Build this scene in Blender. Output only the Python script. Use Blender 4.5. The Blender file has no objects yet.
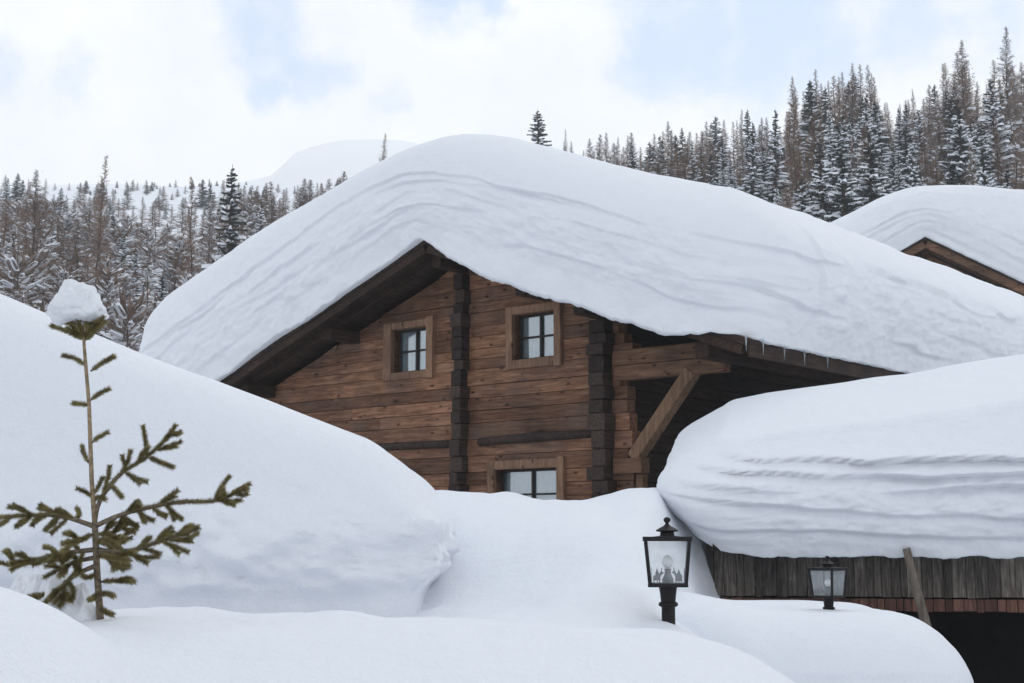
import bpy, math, random
from mathutils import Vector, Matrix, noise, Euler
import bisect

random.seed(7)
R = math.radians
C = bpy.context.scene.collection
SC = bpy.context.scene

# ------------------------------------------------------------------ camera
F = 1400.0                       # focal length in pixels of the 1024 wide picture
EYE = 1.6
PITCH = math.atan((540 - 341.5) / F)
cam_d = bpy.data.cameras.new("camera")
cam = bpy.data.objects.new("camera", cam_d)
C.objects.link(cam)
cam.location = (0, 0, EYE)
cam.rotation_euler = (R(90) + PITCH, 0, 0)
cam_d.sensor_width = 36
cam_d.lens = F * 36 / 1024
cam_d.clip_start = 0.1
cam_d.clip_end = 6000
SC.camera = cam
cp, sp = math.cos(PITCH), math.sin(PITCH)


def ray(px, py):
    dx, dy = (px - 512) / F, (341.5 - py) / F
    return Vector((dx, cp - dy * sp, sp + dy * cp))


def P(px, py, D):
    """world point at distance D (along y) that is seen at that direction"""
    d = ray(px, py)
    return Vector((0, 0, EYE)) + d * (D / d.y)


# ------------------------------------------------------------------ object helpers
def tag(o, label=None, cat=None, group=None, kind=None):
    if label: o["label"] = label
    if cat: o["category"] = cat
    if group: o["group"] = group
    if kind: o["kind"] = kind
    return o


def empty(name, loc=(0, 0, 0), rz=0):
    o = bpy.data.objects.new(name, None)
    C.objects.link(o)
    o.location = loc
    o.rotation_euler = (0, 0, rz)
    o.empty_display_size = 0.2
    return o


def copy_tree(o, parent=None):
    c = o.copy()
    C.objects.link(c)
    if parent: c.parent = parent
    for ch in list(o.children):
        copy_tree(ch, c)
    return c


class MB:
    def __init__(s):
        s.v, s.f = [], []

    def add(s, vs, fs):
        b = len(s.v)
        s.v += [tuple(x) for x in vs]
        s.f += [tuple(i + b for i in f) for f in fs]
        return s

    def hexa(s, c):
        """8 corners: bottom 4 (ccw), top 4"""
        return s.add(c, [(3, 2, 1, 0), (4, 5, 6, 7), (0, 1, 5, 4), (1, 2, 6, 5), (2, 3, 7, 6), (3, 0, 4, 7)])

    def box(s, x0, x1, y0, y1, z0, z1):
        return s.hexa([(x0, y0, z0), (x1, y0, z0), (x1, y1, z0), (x0, y1, z0),
                       (x0, y0, z1), (x1, y0, z1), (x1, y1, z1), (x0, y1, z1)])

    def bar(s, a, b, w, h, up=(0, 0, 1)):
        a, b = Vector(a), Vector(b)
        d = (b - a).normalized()
        side = d.cross(Vector(up))
        if side.length < 1e-4: side = d.cross(Vector((0, 1, 0)))
        side.normalize()
        u = side.cross(d).normalized()
        sx, uy = side * (w / 2), u * (h / 2)
        return s.hexa([a - sx - uy, a + sx - uy, a + sx + uy, a - sx + uy,
                       b - sx - uy, b + sx - uy, b + sx + uy, b - sx + uy])

    def tube(s, pts, rad, n=8, cap=True):
        pts = [Vector(p) for p in pts]
        b = len(s.v)
        m = len(pts)
        ref = None
        for i, p in enumerate(pts):
            d = (pts[min(i + 1, m - 1)] - pts[max(i - 1, 0)]).normalized()
            if ref is None:
                ref = d.orthogonal().normalized()
            ref = (ref - d * ref.dot(d)).normalized()
            bi = d.cross(ref)
            r = rad[i] if hasattr(rad, "__len__") else rad
            for k in range(n):
                a = 2 * math.pi * k / n
                s.v.append(tuple(p + (ref * math.cos(a) + bi * math.sin(a)) * r))
        for i in range(m - 1):
            for k in range(n):
                k2 = (k + 1) % n
                s.f.append((b + i * n + k, b + i * n + k2, b + (i + 1) * n + k2, b + (i + 1) * n + k))
        if cap:
            s.f.append(tuple(b + k for k in range(n))[::-1])
            s.f.append(tuple(b + (m - 1) * n + k for k in range(n)))
        return s

    def lathe(s, prof, c=(0, 0, 0), n=24):
        """prof: (r, z) list"""
        b = len(s.v)
        for r, z in prof:
            for k in range(n):
                a = 2 * math.pi * (k + .5) / n
                s.v.append((c[0] + r * math.cos(a), c[1] + r * math.sin(a), c[2] + z))
        for i in range(len(prof) - 1):
            for k in range(n):
                k2 = (k + 1) % n
                s.f.append((b + i * n + k, b + i * n + k2, b + (i + 1) * n + k2, b + (i + 1) * n + k))
        s.f.append(tuple(b + k for k in range(n))[::-1])
        s.f.append(tuple(b + (len(prof) - 1) * n + k for k in range(n)))
        return s

    def build(s, name, mat, parent=None, smooth=False, bevel=0):
        me = bpy.data.meshes.new(name)
        me.from_pydata(s.v, [], s.f)
        me.update()
        o = bpy.data.objects.new(name, me)
        C.objects.link(o)
        if mat: me.materials.append(mat)
        if parent: o.parent = parent
        if smooth: me.polygons.foreach_set("use_smooth", [True] * len(me.polygons))
        if bevel:
            b = o.modifiers.new("bevel", 'BEVEL')
            b.width = bevel
            b.segments = 2
            b.limit_method = 'ANGLE'
        return o


# ------------------------------------------------------------------ materials
def mat(name):
    m = bpy.data.materials.new(name)
    m.use_nodes = True
    nt = m.node_tree
    return m, nt, nt.nodes["Principled BSDF"]


def N(nt, t, **kw):
    n = nt.nodes.new(t)
    for k, v in kw.items():
        if k.startswith("i_"):
            n.inputs[k[2:].replace("_", " ")].default_value = v
        else:
            setattr(n, k, v)
    return n


def ramp(nt, stops):
    r = nt.nodes.new("ShaderNodeValToRGB")
    e = r.color_ramp.elements
    while len(e) < len(stops): e.new(0.5)
    for i, (p, c) in enumerate(stops):
        e[i].position = p
        e[i].color = (*c, 1)
    return r


def snow_mat(name, col=(0.815, 0.838, 0.882), coarse=0.045, fine=0.008):
    m, nt, b = mat(name)
    tc = N(nt, "ShaderNodeTexCoord")
    b.inputs["Base Color"].default_value = (*col, 1)
    b.inputs["Roughness"].default_value = 0.75
    b.inputs["Specular IOR Level"].default_value = 0.15
    n1 = N(nt, "ShaderNodeTexNoise", i_Scale=3.0, i_Detail=9.0, i_Roughness=0.68)
    n2 = N(nt, "ShaderNodeTexNoise", i_Scale=60.0, i_Detail=3.0, i_Roughness=0.7)
    nt.links.new(tc.outputs["Object"], n1.inputs["Vector"])
    nt.links.new(tc.outputs["Object"], n2.inputs["Vector"])
    b1 = N(nt, "ShaderNodeBump", i_Strength=1.0, i_Distance=coarse)
    b2 = N(nt, "ShaderNodeBump", i_Strength=0.6, i_Distance=fine)
    nt.links.new(n1.outputs["Fac"], b1.inputs["Height"])
    nt.links.new(n2.outputs["Fac"], b2.inputs["Height"])
    nt.links.new(b1.outputs["Normal"], b2.inputs["Normal"])
    nt.links.new(b2.outputs["Normal"], b.inputs["Normal"])
    return m


def wood_mat(name, cols, along='X', rough=0.75, knots=True, var=0.5, grain=1.0, grey=0.0):
    m, nt, b = mat(name)
    tc = N(nt, "ShaderNodeTexCoord")
    geo = N(nt, "ShaderNodeNewGeometry")
    sc = {'X': (0.9, 9, 9), 'Y': (9, 0.9, 9), 'Z': (9, 9, 0.9)}[along]
    # offset every plank by its own random amount so that the grain does not run through
    off = N(nt, "ShaderNodeVectorMath", operation='SCALE')
    comb = N(nt, "ShaderNodeCombineXYZ")
    for k in "XYZ": nt.links.new(geo.outputs["Random Per Island"], comb.inputs[k])
    nt.links.new(comb.outputs[0], off.inputs[0])
    off.inputs["Scale"].default_value = 37.0
    add = N(nt, "ShaderNodeVectorMath", operation='ADD')
    nt.links.new(tc.outputs["Object"], add.inputs[0])
    nt.links.new(off.outputs[0], add.inputs[1])
    mp = N(nt, "ShaderNodeMapping")
    mp.inputs["Scale"].default_value = sc
    nt.links.new(add.outputs[0], mp.inputs["Vector"])
    n1 = N(nt, "ShaderNodeTexNoise", i_Scale=2.2 * grain, i_Detail=8.0, i_Roughness=0.65, i_Distortion=0.6)
    nt.links.new(mp.outputs[0], n1.inputs["Vector"])
    r = ramp(nt, [(0.3, cols[0]), (0.5, cols[1]), (0.72, cols[2])])
    nt.links.new(n1.outputs["Fac"], r.inputs["Fac"])
    # plank to plank value
    mr = N(nt, "ShaderNodeMapRange")
    mr.inputs["To Min"].default_value = 1 - var
    mr.inputs["To Max"].default_value = 1 + var * 0.9
    nt.links.new(geo.outputs["Random Per Island"], mr.inputs["Value"])
    mul = N(nt, "ShaderNodeMix", data_type='RGBA', blend_type='MULTIPLY')
    mul.inputs["Factor"].default_value = 1
    nt.links.new(r.outputs["Color"], mul.inputs["A"])
    nt.links.new(mr.outputs[0], mul.inputs["B"])
    # broad weather stains
    n2 = N(nt, "ShaderNodeTexNoise", i_Scale=0.9, i_Detail=4.0, i_Roughness=0.6)
    nt.links.new(tc.outputs["Object"], n2.inputs["Vector"])
    r2 = ramp(nt, [(0.35, (0.55, 0.55, 0.58)), (0.65, (1.15, 1.1, 1.05))])
    nt.links.new(n2.outputs["Fac"], r2.inputs["Fac"])
    mul2 = N(nt, "ShaderNodeMix", data_type='RGBA', blend_type='MULTIPLY')
    mul2.inputs["Factor"].default_value = 0.8
    nt.links.new(mul.outputs["Result"], mul2.inputs["A"])
    nt.links.new(r2.outputs["Color"], mul2.inputs["B"])
    n4 = N(nt, "ShaderNodeTexNoise", i_Scale=0.55, i_Detail=6.0, i_Roughness=0.7)
    nt.links.new(add.outputs[0], n4.inputs["Vector"])
    mr4 = N(nt, "ShaderNodeMapRange")
    mr4.inputs["From Min"].default_value = 0.48
    mr4.inputs["From Max"].default_value = 0.75
    mr4.inputs["To Max"].default_value = grey
    nt.links.new(n4.outputs["Fac"], mr4.inputs["Value"])
    gm = N(nt, "ShaderNodeMix", data_type='RGBA')
    nt.links.new(mr4.outputs[0], gm.inputs["Factor"])
    nt.links.new(mul2.outputs["Result"], gm.inputs["A"])
    gm.inputs["B"].default_value = (0.115, 0.095, 0.085, 1)
    last = gm.outputs["Result"]
    if knots:
        mp2 = N(nt, "ShaderNodeMapping")
        s2 = {'X': (3.0, 6, 6), 'Y': (6, 3.0, 6), 'Z': (6, 6, 3.0)}[along]
        mp2.inputs["Scale"].default_value = s2
        nt.links.new(add.outputs[0], mp2.inputs["Vector"])
        vo = N(nt, "ShaderNodeTexVoronoi", i_Scale=1.0, i_Randomness=1.0)
        nt.links.new(mp2.outputs[0], vo.inputs["Vector"])
        r3 = ramp(nt, [(0.09, (0.16, 0.13, 0.12)), (0.2, (1, 1, 1))])
        nt.links.new(vo.outputs["Distance"], r3.inputs["Fac"])
        mul3 = N(nt, "ShaderNodeMix", data_type='RGBA', blend_type='MULTIPLY')
        mul3.inputs["Factor"].default_value = 0.85
        nt.links.new(last, mul3.inputs["A"])
        nt.links.new(r3.outputs["Color"], mul3.inputs["B"])
        last = mul3.outputs["Result"]
    nt.links.new(last, b.inputs["Base Color"])
    b.inputs["Roughness"].default_value = rough
    b.inputs["Specular IOR Level"].default_value = 0.2
    bp = N(nt, "ShaderNodeBump", i_Strength=0.6, i_Distance=0.02)
    nt.links.new(n1.outputs["Fac"], bp.inputs["Height"])
    nt.links.new(bp.outputs["Normal"], b.inputs["Normal"])
    return m


def plain_mat(name, col, rough=0.6, metal=0.0, vary=0.25, scale=30, spec=0.3):
    m, nt, b = mat(name)
    tc = N(nt, "ShaderNodeTexCoord")
    n1 = N(nt, "ShaderNodeTexNoise", i_Scale=scale, i_Detail=5.0)
    nt.links.new(tc.outputs["Object"], n1.inputs["Vector"])
    lo = tuple(c * (1 - vary) for c in col)
    hi = tuple(min(1, c * (1 + vary)) for c in col)
    r = ramp(nt, [(0.3, lo), (0.7, hi)])
    nt.links.new(n1.outputs["Fac"], r.inputs["Fac"])
    nt.links.new(r.outputs["Color"], b.inputs["Base Color"])
    b.inputs["Roughness"].default_value = rough
    b.inputs["Metallic"].default_value = metal
    b.inputs["Specular IOR Level"].default_value = spec
    return m


def pane_mat(name, tint=(0.9, 0.94, 0.96), gloss=0.12, frost=0.0):
    m, nt, b = mat(name)
    nt.nodes.remove(b)
    out = nt.nodes["Material Output"]
    tr = N(nt, "ShaderNodeBsdfTransparent")
    tr.inputs["Color"].default_value = (*tint, 1)
    gl = N(nt, "ShaderNodeBsdfGlossy")
    gl.inputs["Roughness"].default_value = 0.06
    gl.inputs["Color"].default_value = (0.9, 0.93, 0.95, 1)
    mx = N(nt, "ShaderNodeMixShader")
    mx.inputs[0].default_value = gloss
    nt.links.new(tr.outputs[0], mx.inputs[1])
    nt.links.new(gl.outputs[0], mx.inputs[2])
    last = mx
    if frost:
        df = N(nt, "ShaderNodeBsdfDiffuse")
        df.inputs["Color"].default_value = (0.75, 0.79, 0.82, 1)
        tc = N(nt, "ShaderNodeTexCoord")
        n1 = N(nt, "ShaderNodeTexNoise", i_Scale=9.0, i_Detail=5.0)
        nt.links.new(tc.outputs["Object"], n1.inputs["Vector"])
        mr = N(nt, "ShaderNodeMapRange")
        mr.inputs["From Min"].default_value = 0.35
        mr.inputs["From Max"].default_value = 0.7
        mr.inputs["To Min"].default_value = frost * 0.5
        mr.inputs["To Max"].default_value = frost * 1.5
        nt.links.new(n1.outputs["Fac"], mr.inputs["Value"])
        m2 = N(nt, "ShaderNodeMixShader")
        nt.links.new(mr.outputs[0], m2.inputs[0])
        nt.links.new(mx.outputs[0], m2.inputs[1])
        nt.links.new(df.outputs[0], m2.inputs[2])
        last = m2
    nt.links.new(last.outputs[0], out.inputs["Surface"])
    return m


M = {}
M["snow"] = snow_mat("snow")
M["roof_snow"] = snow_mat("roof_snow", coarse=0.045, fine=0.010)
M["hill_snow"] = snow_mat("hill_snow", col=(.9, .91, .93), coarse=0.2, fine=0.05)
M["tree_snow"] = plain_mat("tree_snow", (0.80, 0.83, 0.88), 0.8, vary=0.05)
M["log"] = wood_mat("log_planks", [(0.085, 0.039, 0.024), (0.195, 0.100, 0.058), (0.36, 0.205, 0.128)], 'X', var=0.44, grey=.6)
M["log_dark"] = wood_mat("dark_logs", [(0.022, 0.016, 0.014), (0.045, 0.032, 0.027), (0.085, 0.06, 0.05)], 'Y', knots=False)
M["side_log"] = wood_mat("side_logs", [(0.012, 0.009, 0.007), (0.026, 0.017, 0.013), (0.05, 0.032, 0.023)], 'Y', var=0.3)  # shade of the overhang is put into these near-black browns
M["casing"] = wood_mat("window_casing", [(0.14, 0.082, 0.05), (0.24, 0.145, 0.092), (0.33, 0.21, 0.14)], 'Z', var=0.15)
M["beam"] = wood_mat("beam_wood", [(0.075, 0.042, 0.028), (0.15, 0.085, 0.053), (0.23, 0.14, 0.09)], 'X', var=0.2)
M["brace"] = wood_mat("brace_wood", [(0.10, 0.06, 0.038), (0.21, 0.13, 0.08), (0.34, 0.23, 0.15)], 'Z', var=0.2)
M["eave"] = wood_mat("eave_wood", [(0.02, 0.013, 0.010), (0.045, 0.028, 0.021), (0.085, 0.054, 0.039)], 'Y', var=0.3, knots=False)  # darkened so the colour carries the shade under the eaves
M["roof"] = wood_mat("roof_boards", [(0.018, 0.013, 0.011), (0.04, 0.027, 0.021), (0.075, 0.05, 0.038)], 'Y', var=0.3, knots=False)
M["barn_board"] = wood_mat("barn_boards", [(0.035, 0.030, 0.026), (0.11, 0.097, 0.083), (0.24, 0.22, 0.195)], 'Z', var=0.5, knots=False, grain=1.6)
M["red_board"] = wood_mat("red_boards", [(0.055, 0.034, 0.027), (0.115, 0.06, 0.046), (0.20, 0.105, 0.08)], 'Z', var=0.45, knots=False)
M["dark"] = plain_mat("shade_black", (0.012, 0.011, 0.010), 0.9, vary=0.4, scale=3)  # near-black colour paints in the darkness of rooms and shed opening
M["pole"] = wood_mat("weathered_pole", [(0.09, 0.075, 0.06), (0.17, 0.145, 0.12), (0.34, 0.31, 0.27)], 'Z', var=0.1, knots=False)
M["iron"] = plain_mat("lamp_iron", (0.013, 0.011, 0.012), 0.6, vary=0.35, scale=40, spec=0.22)
M["sash"] = plain_mat("sash_wood", (0.022, 0.016, 0.014), 0.5)
M["pane"] = pane_mat("window_pane", gloss=0.22)
M["lamp_glass"] = pane_mat("lamp_glass", tint=(0.98, 0.985, 0.985), gloss=0.05, frost=0.09)
M["curtain"] = plain_mat("curtain_cloth", (0.46, 0.52, 0.54), 0.9, vary=0.12, scale=12)
M["bulb"] = plain_mat("bulb_glass", (0.75, 0.76, 0.76), 0.15, vary=0.05, spec=0.6)
M["bark"] = plain_mat("young_bark", (0.15, 0.12, 0.085), 0.85, vary=0.5, scale=60)
M["stem_bark"] = plain_mat("stem_bark", (0.25, 0.19, 0.12), 0.85, vary=0.4, scale=60)
M["needle"] = plain_mat("spruce_needles", (0.20, 0.168, 0.065), 0.6, vary=0.5, scale=25)
M["trunk"] = plain_mat("tree_trunk", (0.075, 0.058, 0.048), 0.9, vary=0.4, scale=2)
M["larch"] = plain_mat("larch_twigs", (0.25, 0.175, 0.132), 0.9, vary=0.35, scale=0.7)
M["larch_grey"] = plain_mat("grey_twigs", (0.22, 0.17, 0.142), 0.9, vary=0.35, scale=0.7)
M["bush_twigs"] = plain_mat("bush_twigs", (0.205, 0.145, 0.11), 0.9, vary=0.4, scale=0.6)
M["spruce"] = plain_mat("spruce_foliage", (0.042, 0.048, 0.041), 0.85, vary=0.5, scale=0.8)
M["ice"] = pane_mat("ice", tint=(0.8, 0.86, 0.9), gloss=0.25)


# ------------------------------------------------------------------ ground (one sheet, near banks to the wooded hills)
def lin(tab, x):
    if x <= tab[0][0]: return tab[0][1]
    if x >= tab[-1][0]: return tab[-1][1]
    i = bisect.bisect_right([t[0] for t in tab], x) - 1
    (a, va), (b, vb) = tab[i], tab[i + 1]
    return va + (vb - va) * (x - a) / (b - a)


def herm(tab, x):
    """monotone-ish cubic through the table"""
    n = len(tab)
    if x <= tab[0][0]: return tab[0][1]
    if x >= tab[-1][0]: return tab[-1][1]
    i = bisect.bisect_right([t[0] for t in tab], x) - 1

    def sl(j):
        if j == 0 or j == n - 1: return 0.0 if n < 2 else (tab[min(j + 1, n - 1)][1] - tab[max(j - 1, 0)][1]) / (tab[min(j + 1, n - 1)][0] - tab[max(j - 1, 0)][0])
        a = (tab[j][1] - tab[j - 1][1]) / (tab[j][0] - tab[j - 1][0])
        b = (tab[j + 1][1] - tab[j][1]) / (tab[j + 1][0] - tab[j][0])
        return 0 if a * b <= 0 else 2 * a * b / (a + b)
    (x0, y0), (x1, y1) = tab[i], tab[i + 1]
    h = x1 - x0
    t = (x - x0) / h
    m0, m1 = sl(i) * h, sl(i + 1) * h
    return (2 * t ** 3 - 3 * t * t + 1) * y0 + (t ** 3 - 2 * t * t + t) * m0 + (-2 * t ** 3 + 3 * t * t) * y1 + (t ** 3 - t * t) * m1


def fbm(p, o=4):
    return noise.fractal(Vector(p), 1.0, 2.0, o)


# rows: depth -> table of bearing (as picture column) to height angle (as picture row); heights are real metres afterwards
GR = [
    (1.2, [(0, 1500)]),
    (3.8, [(-900, 560), (-200, 572), (0, 586), (60, 610), (112, 641), (156, 690), (300, 770), (600, 800), (1024, 830)]),
    (5.0, [(-900, 600), (0, 650), (150, 690), (300, 700), (600, 720), (1024, 800)]),
    (6.1, [(-900, 604), (0, 640), (75, 621), (230, 618), (430, 624), (520, 632), (640, 648), (720, 675), (790, 710), (900, 790), (1500, 820)]),
    (7.0, [(-900, 600), (0, 632), (75, 617), (230, 612), (430, 614), (520, 618), (640, 630), (720, 650), (790, 683), (900, 760), (1500, 800)]),
    (8.5, [(-900, 630), (0, 640), (300, 640), (500, 645), (640, 655), (720, 690), (800, 760), (1024, 800)]),
    (10.5, [(-900, 630), (440, 622), (560, 616), (640, 618), (690, 632), (740, 690), (800, 740), (1024, 780)]),
    (11.4, [(-900, 618), (440, 618), (530, 612), (560, 596), (600, 585), (640, 594), (664, 618), (690, 636), (740, 690), (1024, 770)]),
    (12.4, [(-900, 610), (400, 612), (450, 606), (540, 600), (600, 594), (640, 598), (690, 640), (740, 690), (1024, 770)]),
    (14.0, [(-900, 590), (400, 590), (450, 572), (540, 545), (600, 528), (635, 528), (656, 552), (678, 604), (720, 650), (760, 700), (1024, 750)]),
    (16.5, [(-900, 520), (300, 510), (437, 494), (500, 494), (548, 505), (600, 503), (640, 496), (656, 503), (676, 545), (700, 600), (730, 670), (1024, 720)]),
    (18.5, [(-900, 520), (437, 512), (545, 516), (630, 496), (660, 488), (700, 505), (722, 560), (745, 640), (1024, 700)]),
    (24.0, [(-900, 510), (500, 505), (640, 505), (720, 560), (1024, 600)]),
    (30.0, [(-900, 490), (600, 490), (1024, 520)]),
    (45.0, [(-900, 430), (300, 450), (600, 450), (1024, 425)]),
    (70.0, [(-900, 345), (0, 350), (300, 370), (500, 400), (600, 400), (800, 360), (1024, 340), (2000, 320)]),
    (95.0, [(-900, 300), (0, 305), (300, 320), (500, 300), (560, 270), (700, 235), (860, 215), (1024, 215), (2000, 170)]),
    (130.0, [(-900, 250), (0, 262), (300, 270), (450, 240), (560, 208), (700, 192), (860, 172), (1024, 155), (2000, 80)]),
    (165.0, [(-900, 225), (0, 232), (300, 238), (450, 210), (540, 188), (620, 184), (700, 174), (860, 142), (1024, 118), (2000, 20)]),
    (200.0, [(-900, 215), (0, 218), (300, 222), (450, 215), (560, 195), (1024, 145), (2000, 60)]),
    (300.0, [(-900, 185), (0, 185), (130, 182), (300, 180), (450, 190), (1024, 190)]),
    (420.0, [(-900, 205), (1024, 210)]),
    (900.0, [(-900, 400), (1024, 400)]),
]
GD = [g[0] for g in GR]


def ground_rel(px, D):
    """height of the ground relative to the eye at that bearing and depth"""
    if D <= GD[0]:
        py = GR[0][1][0][1]
        return (540 - py) / F * GD[0]
    i = min(bisect.bisect_right(GD, D) - 1, len(GD) - 2)
    d0, d1 = GD[i], GD[i + 1]
    t = (D - d0) / (d1 - d0)
    zs = []
    for k in (i - 1, i, i + 1, i + 2):
        kk = max(0, min(len(GD) - 1, k))
        zs.append((540 - herm(GR[kk][1], px)) / F * GR[kk][0])
    # monotone cubic in depth
    tab = [(GD[max(0, min(len(GD) - 1, k))] if 0 <= k < len(GD) else (GD[0] - 1 if k < 0 else GD[-1] + 100), z)
           for k, z in zip((i - 1, i, i + 1, i + 2), zs)]
    return herm(tab, D)


def ground_z(px, D):
    x = (px - 512) / F * D
    z = EYE + ground_rel(px, D)
    w = min(1.0, D / 60)
    z += 0.05 * fbm((x * 0.6, D * 0.6, 3.1), 3) * (1 + 6 * w)
    if D < 20: z += 0.02 * fbm((x * 2.2, D * 2.2, 1.7), 4) - .02 * max(0, noise.noise(Vector((x * 5, D * 5, 8))) - .45)
    return z


cols = []
x = -2600
while x < 3700:
    cols.append(x)
    x += 6 if -40 < x < 1060 else 60
deps = []
d = 1.2
while d < 900:
    deps.append(d)
    d *= 1.022 if d < 40 else 1.04
deps.append(900)
g = MB()
for dd in deps:
    for px in cols:
        g.v.append(((px - 512) / F * dd, dd, ground_z(px, dd)))
nc = len(cols)
for j in range(len(deps) - 1):
    for i in range(nc - 1):
        a = j * nc + i
        g.f.append((a, a + 1, a + nc + 1, a + nc))
go = g.build("snow_ground", M["snow"], smooth=True)
tag(go, kind="structure")

g = MB()
g.add([(-2100, -400, -3.2), (2100, -400, -3.2), (2100, 1390, -3.2), (-2100, 1390, -3.2)], [(0, 1, 2, 3)])
tag(g.build("valley_snow", M["hill_snow"]), kind="structure")

# far mountain
g = MB()
mt = [(-1500, 150), (-600, 172), (0, 180), (90, 178), (160, 180), (220, 177), (262, 171), (290, 146), (318, 136), (345, 131.5), (385, 132), (430, 140), (520, 190), (700, 230), (1500, 230), (2600, 200)]
rows = [(700, 0.0), (760, 0.25), (830, 0.62), (900, 0.9), (950, 1.0), (1000, 0.95), (1100, 0.6), (1300, 0.0)]
mc = list(range(-1500, 2600, 12))
for dd, k in rows:
    for px in mc:
        top = (540 - herm(mt, px)) / F * 950
        z = EYE + top * k + 5 * (1 - k) * 0 + 3.0 * fbm((px * 0.02, dd * 0.01, 0), 4) * k * 0.5
        g.v.append(((px - 512) / F * 950 * (0.8 + 0.2 * dd / 950), dd, z))
nc = len(mc)
for j in range(len(rows) - 1):
    for i in range(nc - 1):
        a = j * nc + i
        g.f.append((a, a + 1, a + nc + 1, a + nc))
tag(g.build("mountain", M["hill_snow"], smooth=True), kind="structure")


# ------------------------------------------------------------------ snow slabs
def rrect(x0, x1, y0, y1, rad, step):
    """rounded rectangle, counter clockwise: list of ((x,y),(nx,ny), arc length)"""
    pts = []

    def line(a, b, n):
        L = math.hypot(b[0] - a[0], b[1] - a[1])
        k = max(1, int(L / step(a, b)))
        for i in range(k):
            t = i / k
            pts.append(((a[0] + (b[0] - a[0]) * t, a[1] + (b[1] - a[1]) * t), n))

    def arc(c, a0):
        for i in range(10):
            a = a0 + math.pi / 2 * i / 10
            pts.append(((c[0] + rad * math.cos(a), c[1] + rad * math.sin(a)), (math.cos(a), math.sin(a))))
    r = rad
    line((x0 + r, y0), (x1 - r, y0), (0, -1)); arc((x1 - r, y0 + r), -math.pi / 2)
    line((x1, y0 + r), (x1, y1 - r), (1, 0)); arc((x1 - r, y1 - r), 0)
    line((x1 - r, y1), (x0 + r, y1), (0, 1)); arc((x0 + r, y1 - r), math.pi / 2)
    line((x0, y1 - r), (x0, y0 + r), (-1, 0)); arc((x0 + r, y0 + r), math.pi)
    return pts


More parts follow.
